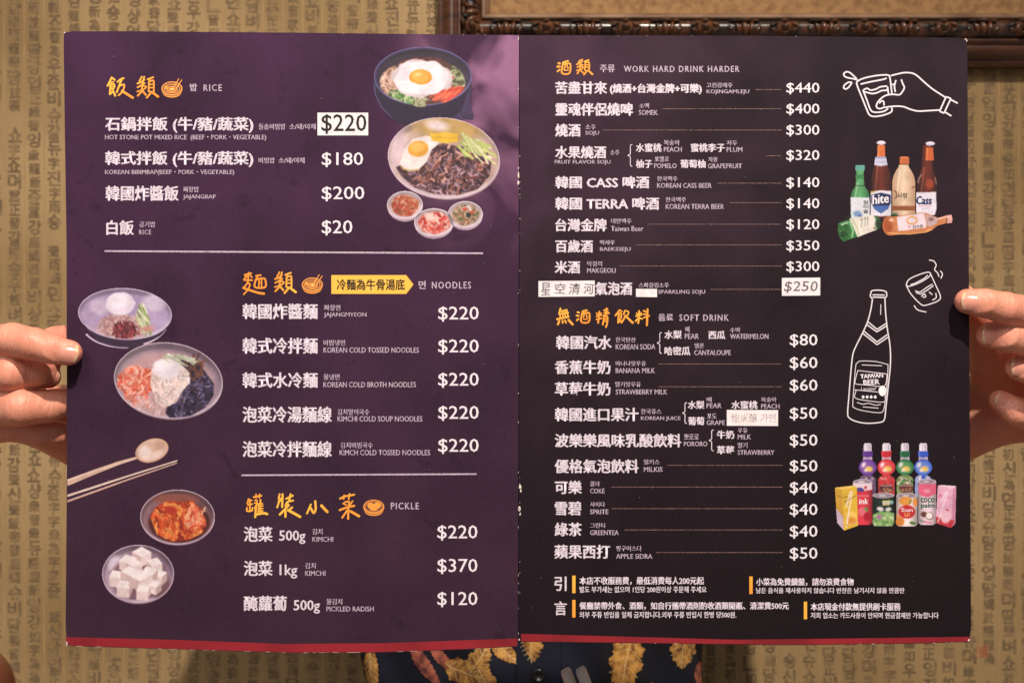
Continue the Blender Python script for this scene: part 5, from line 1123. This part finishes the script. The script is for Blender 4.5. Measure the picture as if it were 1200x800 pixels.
def leaf_print(cx, cy, ln, wd, rot, m, lobes=0, veins=True):
    """leaf shaped print laid on the cloth; cx, cy centre in photo pixels"""
    nU, nV = 26, 8; V = []; ok = True; c, s_ = math.cos(rot), math.sin(rot)
    for i in range(nU+1):
        t = i/nU; w = wd*(math.sin(math.pi*min(1, t**.8))**.8)*(1-.25*lobes*abs(math.sin(t*math.pi*4)))*(1+.10*math.sin(i*2.3))
        for j in range(nV+1):
            a = (t-.5)*ln; b = (j/nV-.5)*w+2*math.sin(t*3); V.append(on_shirt(cx+a*c-b*s_, cy+a*s_+b*c, .0012))
    F = []
    for i in range(nU):
        for j in range(nV):
            q = [i*(nV+1)+j, i*(nV+1)+j+1, (i+1)*(nV+1)+j+1, (i+1)*(nV+1)+j]
            if all(V[k] is not None for k in q): F.append(q)
    if not F: return
    V = [v if v is not None else (0, .5, -.3) for v in V]
    link('leaf_print', mesh_np('leaf_print', V, F), shirt, [m])
    if veins:
        V = []; F = []
        for k in range(-1, 12):
            if k == -1: L_s = [((t-.48)*ln*.96, 2*math.sin(t*3)) for t in np.linspace(0.02, .98, 12)]
            else:
                t0 = .12+.78*(k//2)/6; sgn = 1 if k % 2 else -1; w0 = wd*.42*math.sin(math.pi*min(.97, t0+.12))
                L_s = [((t0-.5)*ln+u_*ln*.16, 2*math.sin(t0*3)+sgn*u_*w0) for u_ in np.linspace(0, 1, 5)]
            pts = []
            for (a, b) in L_s:
                p0 = on_shirt(cx+a*c-(b-.45)*s_, cy+a*s_+(b-.45)*c, .0017); p1 = on_shirt(cx+a*c-(b+.45)*s_, cy+a*s_+(b+.45)*c, .0017)
                if p0 is None or p1 is None: pts = []; break
                pts.append((p0, p1))
            o = len(V)
            for p0, p1 in pts: V += [p0, p1]
            F += [(o+2*i, o+2*i+1, o+2*i+3, o+2*i+2) for i in range(len(pts)-1)]
        if F: link('leaf_vein', mesh_np('leaf_vein', V, F), shirt, [M['vein']])
for a in ((437, 788, 58, 17, 1.45, 'leafprint', 0), (560, 772, 46, 30, -1.0, 'leafprint', 1), (545, 786, 52, 34, .35, 'leafprint', 1), (572, 800, 50, 28, 1.0, 'leafprint', 1), (500, 780, 64, 16, .95, 'rosyprint', 0),
          (521, 772, 50, 13, .8, 'rosyprint', 0), (593, 762, 44, 20, .7, 'leafprint', 0), (624, 757, 40, 32, 1.6, 'leafprint', 1), (735, 778, 78, 44, 1.75, 'leafprint', 1), (802, 762, 44, 34, 1.7, 'leafprint', 1), (824, 792, 36, 16, 1.4, 'rosyprint', 0),
          (770, 812, 40, 26, .4, 'leafprint', 1), (470, 812, 36, 20, .2, 'leafprint', 1), (655, 820, 44, 26, 1.2, 'leafprint', 1)):
    leaf_print(*a[:5], M[a[5]], a[6], a[5] == 'leafprint')
# button
M['button'] = mat('black shirt button', rgb(24, 24, 28), rough=.2, coat=.5)
p = on_shirt(631, 790.5, .0025)
prof = [(0, -.0012), (.0030, -.0012), (.0036, -.0026), (.0050, -.0028), (.0056, -.0012), (.0056, .002)]; V = []; F = []; n = 24
for r, h in prof:
    for i in range(n): V.append((p[0]+r*math.cos(i/n*6.283), p[1]+h, p[2]+r*math.sin(i/n*6.283)))
for k in range(len(prof)-1):
    for i in range(n): F.append((k*n+i, (k+1)*n+i, (k+1)*n+(i+1) % n, k*n+(i+1) % n))
link('button', mesh_np('button', V, F, True), shirt, [M['button']])
# placket edge
V = []; F = []
for k, y in enumerate(np.linspace(752, 812, 14)):
    for x, o_ in ((604, .0002), (605, .0022), (657, .0022), (658, .0002)):
        q_ = on_shirt(x, y, o_); V.append(q_ if q_ is not None else V[-1])
for k in range(13):
    for j in range(3): F.append((k*4+j, (k+1)*4+j, (k+1)*4+j+1, k*4+j+1))
link('placket', mesh_np('placket', V, F), shirt, [M['shirt']])

# second person's bare elbow at the lower left
M['skin2'] = mat('warm neighbour skin', rgb(214, 146, 108), rough=.45, sss=.2, noise=(60, 3, rgb(200, 116, 84), .4, .8), bump=(500, .3, .0003))  # separate, browner skin tone for the neighbour's arm
def elbow_sdf(P):
    e = Wp(-44, 812, .22); return smin(seg(P, e, e+[-.16, .03, .02], .030, .036), seg(P, e, e+[-.10, .02, -.16], .030, .026), .012)
e = Wp(-44, 812, .22); V, F = nets(elbow_sdf, e-[.21, .05, .20], e+[.05, .09, .08], .004)
tag(link('person', mesh_np('person', V, F, True), None, [M['skin2']]), 'bare bent arm of a neighbour cut off at the lower left edge of the photo', 'person')
